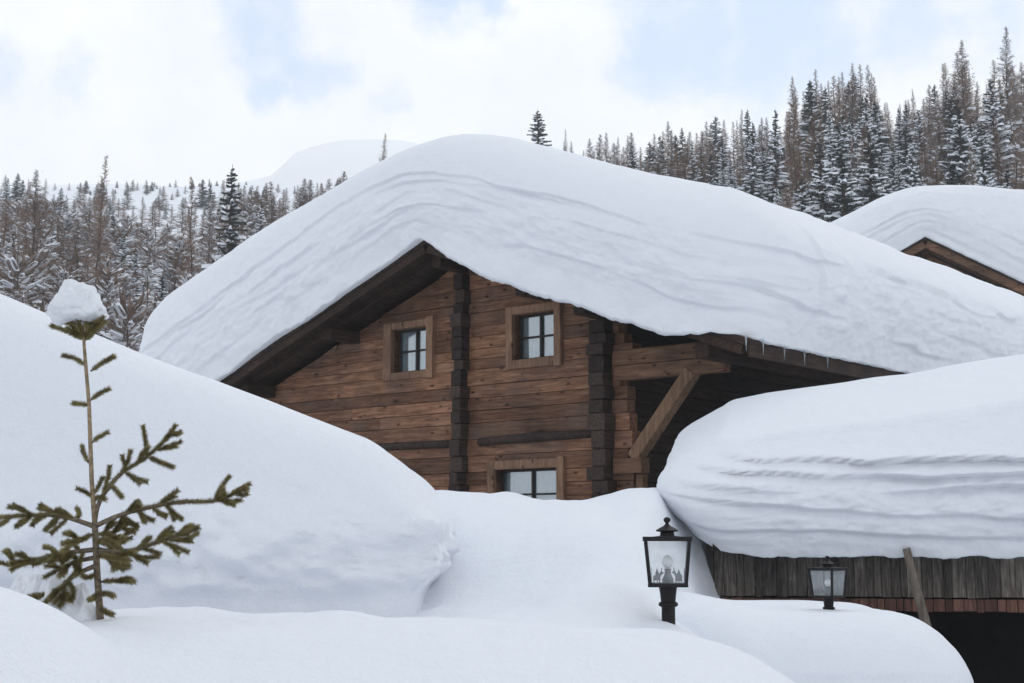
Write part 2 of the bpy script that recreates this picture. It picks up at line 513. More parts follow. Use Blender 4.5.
def snow_slab(name, rect, rad, base, top, r, face, parent=None, m=None, step=None, nface=46, narc=14, nin=14,
              under=0.5, drop=None, grain=0.02, seed=0.0, smooth=True, top_noise=0.03):
    """A thick layer of snow: upright faces with face(x, y, h, T) pushed out, a rounded rim of radius r, a soft top.
    base(x, y, t): height of what it lies on (t = 0 at the underside, 1 at the top); top(x, y): thickness."""
    x0, x1, y0, y1 = rect
    loop = rrect(x0, x1, y0, y1, rad, step or (lambda a, b: 0.07))
    n = len(loop)
    half = min(x1 - x0, y1 - y0) / 2
    rings = []

    def ring(fn):
        rings.append([fn(p, nn, i) for i, (p, nn) in enumerate(loop)])

    def inset(p, nn, d):
        """walk inwards from the loop; far in, converge on the long axis"""
        return (p[0] - nn[0] * d, p[1] - nn[1] * d)
    dr = drop or (lambda x, y: 0.04)
    ring(lambda p, nn, i: (*inset(p, nn, under), base(p[0], p[1], 0) + 0.02))
    ring(lambda p, nn, i: (*inset(p, nn, 0.12), base(p[0], p[1], 0) - dr(p[0], p[1]) * 0.6))

    def displaced(p, nn, h, T, inw, z):
        o = face(p[0], p[1], h, T)
        q = Vector((p[0], p[1], z))
        o += grain * 2.2 * noise.fractal(q * 1.7 + Vector((seed, 0, 0)), 1.0, 2.0, 3) + grain * noise.noise(q * 7 + Vector((0, seed, 0)))
        o += grain * 0.6 * noise.noise(q * 19)
        return (p[0] + nn[0] * (o - inw), p[1] + nn[1] * (o - inw), z)
    for k in range(nface):
        t = k / (nface - 1)

        def fn(p, nn, i, t=t):
            T = top(*p)
            h = t * (T - r)
            z = base(p[0], p[1], h / T) + h
            if t < 0.1:
                z -= dr(*p) * (1 - t / 0.1) * (1 + 0.16 * noise.noise(Vector((p[0] * 1.3, p[1] * 1.3, seed)))) + .03 * (1 - t / .1) * noise.fractal(Vector((p[0] * 5, p[1] * 5, seed)), 1.0, 2.0, 3)
            return displaced(p, nn, h, T, 0, z)
        ring(fn)
    for k in range(1, narc + 1):
        a = math.pi / 2 * k / narc

        def fn(p, nn, i, a=a):
            d = r * (1 - math.cos(a))
            q = inset(p, nn, d)
            T = top(*q)
            h = T - r + r * math.sin(a)
            z = base(q[0], q[1], h / T) + h
            o = face(p[0], p[1], T - r, T) * math.cos(a)
            z += top_noise * noise.fractal(Vector((q[0] * 0.8, q[1] * 0.8, seed)), 1.0, 2.0, 3) * math.sin(a)
            # what is left of the layers fades out on the rim
            e = (face(p[0], p[1], h, T) - face(p[0], p[1], T - r, T)) * max(0, math.cos(a)) ** 1.2
            e += grain * 1.4 * noise.fractal(Vector((q[0], q[1], z)) * 2.2, 1.0, 2.0, 3)
            return (q[0] + nn[0] * (o + e), q[1] + nn[1] * (o + e), z)
        ring(fn)
    ax0, ax1 = (x0 + half, x1 - half) if (x1 - x0) >= (y1 - y0) else ((x0 + x1) / 2,) * 2
    ay0, ay1 = (y0 + half, y1 - half) if (y1 - y0) > (x1 - x0) else ((y0 + y1) / 2,) * 2
    for k in range(1, nin + 1):
        s = k / nin

        def fn(p, nn, i, s=s):
            q0 = inset(p, nn, r)
            c = (min(max(q0[0], ax0), ax1), min(max(q0[1], ay0), ay1))
            q = (q0[0] + (c[0] - q0[0]) * s, q0[1] + (c[1] - q0[1]) * s)
            T = top(*q)
            z = base(q[0], q[1], 1) + T + top_noise * noise.fractal(Vector((q[0] * 0.8, q[1] * 0.8, seed)), 1.0, 2.0, 3)
            return (q[0], q[1], z)
        ring(fn)
    mb = MB()
    for rg in rings: mb.v += rg
    for k in range(len(rings) - 1):
        for i in range(n):
            j = (i + 1) % n
            mb.f.append((k * n + i, k * n + j, (k + 1) * n + j, (k + 1) * n + i))
    return mb.build(name, m or M["roof_snow"], parent, smooth=True)


def layers(levels, seed, amp=0.05, wob=0.10, width=0.035, freq=0.35, cont=.4):
    """old snowfalls seen on a cut face: thin undercut grooves with a lip above, each wandering and fading on its own"""
    def f(s, h):
        o = 0.0
        for k, L in enumerate(levels):
            hh = h - L - wob * noise.fractal(Vector((s * freq, k * 7.3 + seed, 0)), 1.0, 2.0, 3) - 0.012 * noise.noise(Vector((s * 4, k * 3.1, seed)))
            if -0.25 < hh < 0.3:
                a = amp * max(0.0, min(1.0, cont + 1.7 * noise.noise(Vector((s * 0.45, k * 5.7, seed + 9)))))
                if hh < 0:
                    o -= a * math.exp(-(hh / (width * 2.2)) ** 2)
                else:
                    o += a * 0.9 * math.exp(-hh / 0.09) - 1.9 * a * math.exp(-(hh / (width * 0.6)) ** 2)
        return o
    return f


# ------------------------------------------------------------------ the log chalet
AL = R(40)
apex = P(425, 237, 25.0)
chalet = empty("chalet", (apex.x, apex.y, 0), -AL)
tag(chalet, "big brown log chalet under a deep layered snow roof, small windows in its gable", "house")
WA = apex.z                      # height of the roof top at the verge apex
TA = math.tan(R(20.3))
UL, UR, VB = -8.2, 6.65, 13.5      # roof extent
UX, VX = Vector((math.cos(AL), -math.sin(AL), 0)), Vector((math.sin(AL), math.cos(AL), 0))


def LV(px, py, v):
    """(u, w) where the line of sight meets the plane at local depth v of the chalet"""
    d = ray(px, py)
    o = Vector((0, 0, EYE)) - Vector((apex.x, apex.y, 0))
    t = (v - o.dot(VX)) / d.dot(VX)
    q = o + d * t
    return q.dot(UX), q.z


def LU(px, py, u):
    d = ray(px, py)
    o = Vector((0, 0, EYE)) - Vector((apex.x, apex.y, 0))
    t = (u - o.dot(UX)) / d.dot(UX)
    q = o + d * t
    return q.dot(VX), q.z


def roof_w(u, t=0.0, s=2.4):
    return WA - TA * math.sqrt(u * u + (s * t) ** 2)


VW = 1.08                        # wall plane behind the verge
W_BASE = 0.4
U_MID = LV(464, 400, VW)[0]
U_COR = LV(606, 420, VW)[0]
U_END = LV(626, 420, VW)[0]
U_LEFT = -6.4


def win_rect(x0, y0, x1, y1, v):
    a, b = LV(x0, y0, v), LV(x1, y1, v)
    return a[0], b[0], b[1], a[1]


wins = []
for (fx0, fx1, ft, fb, ox0, ox1, ot, ob) in [
    (382.5, 433, 321, 379, 391, 426.5, 328, 371.5),
    (506, 562, 304, 367, 512.5, 555, 312, 358),
    (487.5, 564, 459.5, 521, 494, 557, 468.5, 514)]:
    ua, ub = LV(fx0, 400, VW - .05)[0], LV(fx1, 400, VW - .05)[0]
    oa, ob_ = LV(ox0, 400, VW - .05)[0], LV(ox1, 400, VW - .05)[0]
    cx = (fx0 + fx1) / 2
    w1, w0 = LV(cx, ft, VW - .05)[1], LV(cx, fb, VW - .05)[1]
    p1, p0 = LV(cx, ot, VW - .05)[1], LV(cx, ob, VW - .05)[1]
    wins.append((ua, ub, w0, w1, oa, ob_, p0, p1))

rw = random.Random(3)
wall = MB()
# courses of squared logs
w = W_BASE
courses = []
while w < WA - 0.35:
    h = rw.choice((0.19, 0.23, 0.26, 0.30))
    courses.append((w, w + h))
    w += h
joints = []
for (w0, w1) in courses:
    def lim(wz):
        return (WA - 0.30 - wz) / TA
    def seg(ua, ub, w0, w1, vf):
        # cut by the roof
        l0, l1 = lim(w0), lim(w1)
        a0, a1 = max(ua, -l0), max(ua, -l1)
        b0, b1 = min(ub, l0), min(ub, l1)
        if b0 - a0 < 0.05: return
        if b1 - a1 < 0.02: a1 = b1 = (a1 + b1) / 2; a1 -= 0.01; b1 += 0.01
        gp = 0.004
        wall.hexa([(a0, vf, w0 + gp), (b0, vf, w0 + gp), (b0, VW + 0.25, w0 + gp), (a0, VW + 0.25, w0 + gp),
                   (a1, vf, w1 - gp), (b1, vf, w1 - gp), (b1, VW + 0.25, w1 - gp), (a1, VW + 0.25, w1 - gp)])
    # long boards, broken here and there
    cuts = [U_LEFT, U_MID, U_COR, U_COR + 0.28 + rw.uniform(0, 0.3)]
    if rw.random() < 0.5: cuts.insert(1, rw.uniform(-4, -1.5))
    for ua, ub in zip(cuts[:-1], cuts[1:]):
        vf = VW + rw.uniform(-0.018, 0.018)
        # the strips of this course below, beside and above window openings
        cutw = [q for q in wins if q[6] < w1 and q[7] > w0 and q[4] < ub and q[5] > ua]
        if not cutw:
            seg(ua, ub, w0, w1, vf)
            continue
        x = ua
        for q in sorted(cutw, key=lambda q: q[4]):
            seg(x, q[4], w0, w1, vf)
            if q[6] > w0 + 0.03: seg(q[4], q[5], w0, q[6], vf)
            if q[7] < w1 - 0.03: seg(q[4], q[5], q[7], w1, vf)
            x = q[5]
        seg(x, ub, w0, w1, vf)
wall.build("wall", M["log"], chalet, bevel=0.008)

# side and back walls
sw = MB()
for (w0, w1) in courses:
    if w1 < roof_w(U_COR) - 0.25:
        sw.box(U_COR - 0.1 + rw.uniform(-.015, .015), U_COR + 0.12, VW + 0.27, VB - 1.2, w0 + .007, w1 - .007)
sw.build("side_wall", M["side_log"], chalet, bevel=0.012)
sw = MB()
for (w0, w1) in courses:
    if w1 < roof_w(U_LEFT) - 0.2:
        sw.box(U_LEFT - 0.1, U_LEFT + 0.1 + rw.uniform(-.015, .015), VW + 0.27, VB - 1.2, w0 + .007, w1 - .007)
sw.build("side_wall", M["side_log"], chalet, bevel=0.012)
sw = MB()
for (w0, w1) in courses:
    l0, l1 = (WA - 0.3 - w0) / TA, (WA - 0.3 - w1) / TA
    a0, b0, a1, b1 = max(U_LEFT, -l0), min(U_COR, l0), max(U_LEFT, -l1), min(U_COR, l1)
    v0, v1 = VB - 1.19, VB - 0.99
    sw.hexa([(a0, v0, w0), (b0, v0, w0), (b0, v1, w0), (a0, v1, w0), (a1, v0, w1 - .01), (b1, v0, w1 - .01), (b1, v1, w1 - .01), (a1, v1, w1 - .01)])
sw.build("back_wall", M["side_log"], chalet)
# black sheet behind the windows, painted in for the unlit room
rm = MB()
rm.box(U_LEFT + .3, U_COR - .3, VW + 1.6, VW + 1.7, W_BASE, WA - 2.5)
rm.build("room_dark_sheet", M["dark"], chalet)

# crossing log ends standing out of the wall
def log_ends(u, wtop, half, vout, name="log_joint", mtl=None):
    b = MB()
    for (w0, w1) in courses:
        if w1 > wtop: break
        k = rw.uniform(-0.04, 0.04)
        hw = half + rw.uniform(-0.03, 0.03)
        b.box(u - hw + k, u + hw + k, VW - vout + rw.uniform(-.05, .05), VW + 0.02, w0 + .004, w1 - .004)
    return b.build(name, mtl or M["log_dark"], chalet, bevel=0.015)


log_ends(U_MID, roof_w(U_MID) - 0.45, 0.125, 0.22)
log_ends(U_COR, roof_w(U_COR) - 0.40, 0.165, 0.28)

# dark ledge log between the storeys
lg = MB()
ul, wl = LV(476, 442, VW - .1)
wl2 = LV(592, 433, VW - .1)[1]
lg.tube([(ul + .02, VW - .02, wl), ((ul + U_COR) / 2, VW - .03, (wl + wl2) / 2 + .02), (U_COR - .21, VW - .02, wl2)], [.075, .09, .07], 10)
lg.build("ledge_log", M["log_dark"], chalet, smooth=True)
lg = MB()
lg.tube([(U_MID - 3.2, VW - .02, wl + .03), (U_MID - .19, VW - .02, wl + .0)], [.08, .075], 10)
lg.build("ledge_log", M["log_dark"], chalet, smooth=True)

# windows
DEP = 0.17
for wi, (ua, ub, w0, w1, oa, ob, p0, p1) in enumerate(wins):
    c = MB()
    vf = VW - 0.07
    c.box(ua, oa, vf, VW + 0.03, w0, w1)                 # jamb boards
    c.box(ob, ub, vf - .02, VW + 0.03, w0 - .02, w1 + .03)
    c.box(oa, ob, vf + .004, VW + 0.03, p1, w1)          # head
    c.box(oa, ob, vf + .004, VW + 0.03, w0, p0)          # sill board
    win = c.build("window", M["casing"], chalet, bevel=0.01)
    c = MB()                                             # deep reveal
    c.box(oa - .03, oa, VW + .031, VW + DEP + .08, p0 - .03, p1 + .03)
    c.box(ob, ob + .03, VW + .031, VW + DEP + .08, p0 - .03, p1 + .03)
    c.box(oa, ob, VW + .031, VW + DEP + .08, p1, p1 + .03)
    c.box(oa, ob, VW + .031, VW + DEP + .08, p0 - .03, p0)
    c.build("reveal", M["beam"], win)
    s = MB()
    va, vb = VW + DEP - .03, VW + DEP + .03
    f = 0.042
    s.box(oa, oa + f, va, vb, p0, p1); s.box(ob - f, ob, va, vb, p0, p1)
    s.box(oa + f, ob - f, va + .002, vb, p0, p0 + f); s.box(oa + f, ob - f, va + .002, vb, p1 - f, p1)
    um = (oa + ob) / 2 + 0.02
    s.box(um - .022, um + .022, va - .012, vb, p0 + f, p1 - f)
    wm = (p0 + p1) / 2
    if wi == 2: wm = p0 + (p1 - p0) * 0.44
    s.box(oa + f, um - .023, va + .01, vb - .002, wm - .018, wm + .018)
    s.box(um + .023, ob - f, va + .01, vb - .002, wm - .018, wm + .018)
    s.build("sash", M["sash"], win, bevel=0.004)
    g = MB()
    g.box(oa + f, ob - f, VW + DEP + .004, VW + DEP + .010, p0 + f, p1 - f)
    g.build("pane", M["pane"], win)
    cu = MB()                                            # gathered curtain
    n = 60
    for k in range(n + 1):
        u = oa + (ob - oa) * k / n
        vv = VW + DEP + 0.06 + 0.024 * math.sin(k * 0.9 + 0.7 * math.sin(k * .31)) + .01 * noise.noise(Vector((k * .4, wi, 0)))
        cu.v += [(u, vv, p0 + .02), (u, vv + .01 * math.sin(k), p1 + .02)]
    for k in range(n):
        cu.f.append((2 * k, 2 * k + 2, 2 * k + 3, 2 * k + 1))
    cu.build("curtain", M["curtain"], win, smooth=True)

# roof: boarded slabs, rafters, purlins
rf = MB()
TH = 0.13
for s, ue in ((-1, UL), (1, UR)):
    a, b = 0.0, ue
    c = [(a, 0, WA - TH), (b, 0, roof_w(b) - TH), (b, VB, roof_w(b) - TH), (a, VB, WA - TH),
         (a, 0, WA - .01), (b, 0, roof_w(b) - .01), (b, VB, roof_w(b) - .01), (a, VB, WA - .01)]
    if s < 0: c = [c[1], c[0], c[3], c[2], c[5], c[4], c[7], c[6]]
    rf.hexa(c)
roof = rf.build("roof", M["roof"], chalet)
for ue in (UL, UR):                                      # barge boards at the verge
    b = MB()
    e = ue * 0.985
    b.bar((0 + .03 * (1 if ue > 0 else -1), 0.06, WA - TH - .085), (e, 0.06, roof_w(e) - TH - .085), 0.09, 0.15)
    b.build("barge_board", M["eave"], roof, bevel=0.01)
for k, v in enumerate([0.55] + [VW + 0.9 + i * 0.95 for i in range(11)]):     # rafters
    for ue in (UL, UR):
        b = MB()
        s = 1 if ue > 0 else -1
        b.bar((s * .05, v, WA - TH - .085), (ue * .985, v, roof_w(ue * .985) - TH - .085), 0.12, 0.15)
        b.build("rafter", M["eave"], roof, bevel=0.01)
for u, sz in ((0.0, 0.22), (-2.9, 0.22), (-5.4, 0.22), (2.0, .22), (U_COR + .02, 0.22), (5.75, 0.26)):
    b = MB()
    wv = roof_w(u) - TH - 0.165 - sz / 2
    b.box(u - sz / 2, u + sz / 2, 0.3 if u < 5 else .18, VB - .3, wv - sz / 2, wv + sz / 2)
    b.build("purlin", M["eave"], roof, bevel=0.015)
# fascia along the eaves
for ue in (UL, UR):
    b = MB()
    b.box(min(ue, ue + (.05 if ue > 0 else -.05)), max(ue, ue + (.05 if ue > 0 else -.05)), 0.02, VB - .02, roof_w(ue) - TH - .17, roof_w(ue) - .03)
    b.build("fascia", M["eave"], roof, bevel=0.008)

# gallery beam and brace at the corner
vb0 = VW - .06
a, b_ = LV(614, 365, vb0), LV(736, 347, vb0)
u_be = min(b_[0], 5.95)
bm = MB()
wb = a[1]
bm.box(U_COR + .2, u_be, VW - .08, VW + .16, wb - .02, wb + .24)
bm.box(U_COR + .2, u_be - .22, VW - .06, VW + .15, wb - .27, wb - .026)
bm.build("gallery_beam", M["beam"], chalet, bevel=0.015)
c0, c1 = LV(690, 370, vb0), LV(632, 458, vb0)
bm = MB()
bm.bar((c0[0], VW + .03, c0[1]), (c1[0], VW + .03, c1[1]), 0.22, 0.24, up=(0, 1, 0))
bm.build("brace", M["brace"], chalet, bevel=0.02)
c2 = LV(634, 465, vb0)
bm = MB()
bm.box(U_COR + .2, c2[0] + .17, VW - .1, VW + .16, c2[1] - .14, c2[1] + .12)
bm.build("corbel", M["beam"], chalet, bevel=0.015)
c3 = LV(636, 490, vb0)
bm = MB()
bm.box(c3[0] - .03, c3[0] + .11, VW - .02, VW + .14, W_BASE, c2[1] - .145)
bm.build("gallery_post", M["beam"], chalet, bevel=0.012)
# gallery floor and a dark board partition, added to deepen the gallery's shade
bm = MB()
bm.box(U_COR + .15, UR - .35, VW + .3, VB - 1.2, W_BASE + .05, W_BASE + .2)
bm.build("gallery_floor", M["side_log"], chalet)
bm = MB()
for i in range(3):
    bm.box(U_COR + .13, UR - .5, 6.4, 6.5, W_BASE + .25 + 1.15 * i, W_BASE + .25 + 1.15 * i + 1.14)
bm.build("gallery_shade_boards", M["side_log"], chalet)
# small white globe under the eave
ul_, wl_ = LV(634, 338, VW + .9)
bm = MB()
bm.lathe([(0.001, -.07), (.05, -.05), (.07, 0), (.05, .05), (.001, .07)], (ul_, VW + .9, wl_), 12)
bm.build("white_globe", M["bulb"], chalet, smooth=True)

# the roof's snow
lay_f = layers([0.34, 0.62, 0.78, 1.06, 1.36, 1.50], 2.0, amp=0.050, wob=0.17, width=.038, freq=.42, cont=.3)


def ch_top(u, v):
    t = 2.60 + 0.32 * math.exp(-(u / 2.2) ** 2) + 0.52 * max(0, min(1, (-u - 1) / 4)) - .12 * max(0, min(1, (u - 1.5) / 3)) + .06 * fbm((u * .25, v * .25, 5), 2)
    return t


def ch_face(u, v, h, T):
    k = h / T
    s = u + v if u > 0 else u - v
    o = 0.10 + 0.40 * math.sin(math.pi * min(1, k * 1.05)) * (0.8 if v < 1.5 else 1.0)
    o += lay_f(s, h)
    c = math.exp(-((h - .75) / .75) ** 2)
    q = Vector((s * 1.6, h * 3.2, 4.4))
    o += c * (.045 * noise.fractal(q, 1.0, 2.0, 4) + .03 * abs(noise.noise(q * 1.7)) + .012 * noise.fractal(q * 4.5, 1.0, 2.0, 3))
    return o


def ch_drop(u, v):
    if v < 0.4: return 0.05 + 0.33 * max(0, min(1, (u - .1) / 1.2)) * max(0, min(1, (6.3 - u) / 1.0)) + (.09 * max(0, 1.2 * noise.noise(Vector((u * .55, 2.2, 0))) + .35) if u < 0 else 0)
    return 0.05


def ch_step(a, b):
    front = a[1] < 1 and b[1] < 1
    right = a[0] > 5 and b[0] > 5
    return 0.045 if front else (0.06 if right else 0.16)


snow = snow_slab("snow_layer", (UL - .05, UR + .05, -0.06, VB + .1), 0.7,
                 lambda u, v, t: roof_w(u, t), ch_top, 1.0, ch_face, roof, M["roof_snow"], ch_step, nface=64, narc=16, nin=16,
                 drop=ch_drop, grain=0.018)
# icicles at the eave
ri = random.Random(5)
for px in (745, 762, 783, 803, 826):
    v = LU(px, 345, UR + .1)[0]
    b = MB()
    L = ri.uniform(.12, .28)
    b.tube([(UR + .12, v, roof_w(UR) - .02), (UR + .12, v, roof_w(UR) - .02 - L)], [.018, .003], 6)
    b.build("icicle", M["ice"], roof, smooth=True)


# ------------------------------------------------------------------ second chalet, further up the slope
A2 = R(12)
ap2 = P(925, 236, 45.0)
ch2 = empty("chalet", (ap2.x, ap2.y, 0), -A2)
tag(ch2, "snow covered chalet farther up the slope showing only the peak of its brown gable", "house")
W2 = ap2.z
T2 = math.tan(R(29))
U2L, U2R, V2 = -4.6, 7.0, 11.0


def roof2(u, t=0.0, s=2.0):
    return W2 - T2 * math.sqrt(u * u + (s * t) ** 2)


zb2 = ground_z(925, 46) - .5
b = MB()
w = zb2
rw = random.Random(11)
while w < W2 - .4:
    h = 0.3
    l0, l1 = (W2 - .3 - w) / T2, (W2 - .3 - w - h) / T2
    a0, b0, a1, b1 = max(-3.9, -l0), min(6, l0), max(-3.9, -l1), min(6, max(l1, .02))
    vf = 1.2 + rw.uniform(-.02, .02)
    b.hexa([(a0, vf, w), (b0, vf, w), (b0, 1.5, w), (a0, 1.5, w), (a1, vf, w + h - .01), (b1, vf, w + h - .01), (b1, 1.5, w + h - .01), (a1, 1.5, w + h - .01)])
    w += h
b.build("wall", M["log"], ch2, bevel=.012)
b = MB()
b.box(-3.9, -3.7, 1.51, V2 - 1, zb2, roof2(-3.9) - .25)
b.box(5.8, 6.0, 1.51, V2 - 1, zb2, roof2(6) - .25)
b.box(-3.69, 5.79, V2 - 1.2, V2 - 1, zb2, roof2(6) - .25)
b.build("side_wall", M["side_log"], ch2)
rf = MB()
for ue in (U2L, U2R):
    c = [(0, 0, W2 - TH), (ue, 0, roof2(ue) - TH), (ue, V2, roof2(ue) - TH), (0, V2, W2 - TH),
         (0, 0, W2 - .01), (ue, 0, roof2(ue) - .01), (ue, V2, roof2(ue) - .01), (0, V2, W2 - .01)]
    if ue < 0: c = [c[1], c[0], c[3], c[2], c[5], c[4], c[7], c[6]]
    rf.hexa(c)
roof_b = rf.build("roof", M["roof"], ch2)
for ue in (U2L, U2R):
    b = MB()
    s = 1 if ue > 0 else -1
    b.bar((s * .03, .05, W2 - TH - .13), (ue * .98, .05, roof2(ue * .98) - TH - .13), .09, .26)
    b.build("barge_board", M["beam"], roof_b, bevel=.01)
    b = MB()
    b.bar((s * .05, .8, W2 - TH - .1), (ue * .98, .8, roof2(ue * .98) - TH - .1), .13, .17)
    b.build("rafter", M["beam"], roof_b, bevel=.01)
for u in (0, -2.4, 2.4, 4.8):
    b = MB()
    wv = roof2(u) - TH - .3
    b.box(u - .12, u + .12, .2, V2 - .3, wv - .12, wv + .12)
    b.build("purlin", M["eave"], roof_b, bevel=.01)
lay2 = layers([0.25, 0.6, 0.95, 1.2], 8.0, amp=0.06, wob=0.14, width=.04)


def t2_top(u, v):
    return 2.55 + .35 * math.exp(-(u / 2) ** 2) + T2 * 0.72 * max(0, math.sqrt(u * u + .5) - .7) * (1 if u > 0 else .12)


snow_slab("snow_layer", (U2L - .05, U2R + .05, -.06, V2), .7, lambda u, v, t: roof2(u, t), t2_top, .7,
          lambda u, v, h, T: .1 + .4 * math.sin(math.pi * min(1, h / T * 1.15)) + lay2(u + v if u > 0 else u - v, h),
          roof_b, M["roof_snow"], lambda a, b: .08, nface=40, narc=12, nin=12, grain=.025, seed=4.0)

# ------------------------------------------------------------------ board shed in front of the chalet
AB = R(12)
pb = P(704, 549, 17.0)
shed = empty("board_shed", (pb.x, pb.y, 0), -AB)
tag(shed, "weathered grey board shed under a thick layered snow roof beside the log chalet", "shed")
ZB = pb.z + .17                 # underside of its eave
ST = math.tan(R(15))
BW, BD = 9.5, 6.5


def shed_roof(u, v, t=0):
    vv = v if v < BD / 2 else BD - v
    return ZB + ST * max(-0.6, vv - 0.0)


rw = random.Random(21)
zl = P(860, 598, 16.7).z         # top of the reddish boards
zr = P(860, 612.5, 16.7).z
b = MB()
u = 0.0
while u < BW - .1:
    wd = rw.uniform(.07, .17)
    vf = 0.45 + rw.uniform(-.012, .012)
    b.box(u + .002, u + wd - .002, vf, .5, zl + rw.uniform(-.012, .006), ZB + .1)
    u += wd
b.build("wall", M["barn_board"], shed, bevel=.006)
b = MB()
u = 0.0
while u < BW - .1:
    wd = rw.uniform(.08, .16)
    vf = 0.47 + rw.uniform(-.01, .01)
    b.box(u + .003, u + wd - .003, vf, .52, zr + rw.uniform(-.01, .01), zl - .02)
    u += wd
b.build("plinth_board", M["red_board"], shed, bevel=.005)
b = MB()
b.box(0, .1, .53, BD - .5, -2.4, ZB + .3)
b.box(BW - .1, BW, .53, BD - .5, -2.4, ZB + .3)
b.box(0.11, BW - .11, BD - .6, BD - .5, -2.4, ZB + .3)
b.build("side_wall", M["barn_board"], shed)
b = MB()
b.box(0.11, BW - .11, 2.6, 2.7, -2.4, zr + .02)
b.build("opening_dark_sheet", M["dark"], shed)  # black sheet standing in for the shade inside the lower opening
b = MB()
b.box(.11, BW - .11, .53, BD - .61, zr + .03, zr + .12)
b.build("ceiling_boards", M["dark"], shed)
for u in (.08, 4.7, 9.3):
    b = MB()
    b.box(u, u + .16, .54, .7, -2.6, zr + .02)
    b.build("post", M["dark"], shed, bevel=.01)
b = MB()
e = -.25
for (v0, v1) in ((e, BD / 2), (BD / 2, BD - e)):
    z0, z1 = shed_roof(0, v0), shed_roof(0, v1)
    b.hexa([(.12, v0, z0 - .12), (BW + .4, v0, z0 - .12), (BW + .4, v1, z1 - .12), (.12, v1, z1 - .12),
            (.12, v0, z0 - .01), (BW + .4, v0, z0 - .01), (BW + .4, v1, z1 - .01), (.12, v1, z1 - .01)])
sroof = b.build("roof", M["roof"], shed)
lay3 = layers([0.16, 0.40, 0.58, 0.78, 0.93], 5.0, amp=0.125, wob=0.11, width=.032, freq=.35, cont=.7)


def sh_top(u, v):
    return 1.30 - .30 * math.exp(-((u + .4) / .9) ** 2) + .022 * max(0, u) ** 2 - .06 + .05 * fbm((u * .3, v * .3, 2), 2)


def sh_face(u, v, h, T):
    k = h / T
    f = max(0.0, min(1.0, (u + .1) / .7)) if v < 1.5 else 0.0
    o = -.06 + .46 * math.sin(math.pi * min(1, k * 1.0 + .06)) ** .9
    if f > 0:
        c = max(0, 1 - abs(h - .55) / .6)
        o += f * (lay3(u + v if u > 4 else u - v, h) + .05 * c * noise.fractal(Vector((u * 3.5, h * 6, 3.3)), 1.0, 2.0, 4) + .03 * c * noise.fractal(Vector((u * 9, h * 15, 1.3)), 1.0, 2.0, 3))
    return o


snow_slab("snow_layer", (-.20, BW + .4, -.3, BD + .3), .8, lambda u, v, t: shed_roof(u, v) - .14 * math.exp(-((v + .3) / .35) ** 2) * (1 - t) + .08 * math.exp(-((u + .3) / .6) ** 2),
          sh_top, .52, sh_face, sroof, M["roof_snow"], lambda a, b: .04 if a[1] < 1 and b[1] < 1 else .12, nface=66, narc=30, nin=16,
          grain=.018, seed=12.0)

# leaning pole
pt, pb_ = P(907, 551, 16.05), P(925, 622, 16.0)
pol = empty("leaning_pole", (pb_.x, pb_.y, pb_.z))
tag(pol, "split weathered pole leaning against the boards of the shed", "pole")
d = pt - pb_
b = MB()
b.tube([d * -.35, d * .3, d * .7, d * 1.04], [.06, .056, .05, .045], 7)
b.build("stake", M["pole"], pol)

# ------------------------------------------------------------------ snow banks
# big bank / buried roof on the near side
LM = [(-14, 2.6), (-8.5, 2.75), (-6.5, 2.72), (-4.75, 2.27), (-3.9, 1.95), (-3.0, 1.58), (-1.9, 1.17), (-1.1, .86), (-.5, .64)]
MBASE = -0.72


def lm_top(x, y):
    return herm(LM, x) - .06 - MBASE + .02 * fbm((x * .5, y * .5, 4), 2)


def lm_face(x, y, h, T):
    # overhanging crumbly lip above a smooth undercut band
    o = .10 * math.exp(-((h - .75) / .3) ** 2) - .12 / (1 + math.exp((h - .36 - .09 * noise.noise(Vector((x * 1.2, y * 1.2, 0))) - .04 * noise.noise(Vector((x * 5, y * 5, 0)))) / .035))
    c = max(0, min(1, (h - .3) / .1)) * max(0, min(1, (1.15 - h) / .5))
    q = Vector((x * 2.8, y * 2.8, h * 3.8))
    o += c * (.11 * noise.fractal(q, 1.0, 2.0, 4) + .07 * (abs(noise.noise(q * .9 + Vector((5, 0, 0)))) - .2)
              + .07 * (.45 - noise.voronoi(q * 1.9)[0][0]) + .03 * (.45 - noise.voronoi(q * 4.1)[0][0]))
    return o


lmo = snow_slab("snow_bank", (-13, -.70, 11.2, 17.5), .55, lambda x, y, t: EYE + MBASE, lm_top, .62, lm_face, None, M["snow"],
                lambda a, b: .045 if a[1] < 12 and b[1] < 12 else .12, nface=50, narc=24, nin=14, grain=.006, top_noise=.015)
tag(lmo, "huge smooth snow bank with a rounded overhanging end, rising behind the little spruce", "snow bank")

# bank with the second lantern
def cb_top(x, y):
    px = 512 + x / 13.6 * F
    t = herm([(560, .5), (640, 1.30), (690, 1.47), (740, 1.40), (850, 1.38), (905, 1.27), (945, 1.07), (965, .85), (1000, .5)], px)
    return t + .02 * fbm((x * .8, y * .8, 14), 2)


cbo = snow_slab("snow_bank", ((600 - 512) / F * 13, (930 - 512) / F * 13.2, 11.6, 15.2), 1.1, lambda x, y, t: EYE - 2.0, cb_top, .5,
                lambda x, y, h, T: .10 * math.sin(math.pi * min(1, h / T)) + .03 * fbm((x * 1.5, y * 1.5, h * 2), 3), None, M["snow"],
                lambda a, b: .06, nface=30, narc=20, nin=14, grain=.012, seed=31.0)
tag(cbo, "rounded snow bank in front of the board shed, with the smaller lantern stuck in it", "snow bank")


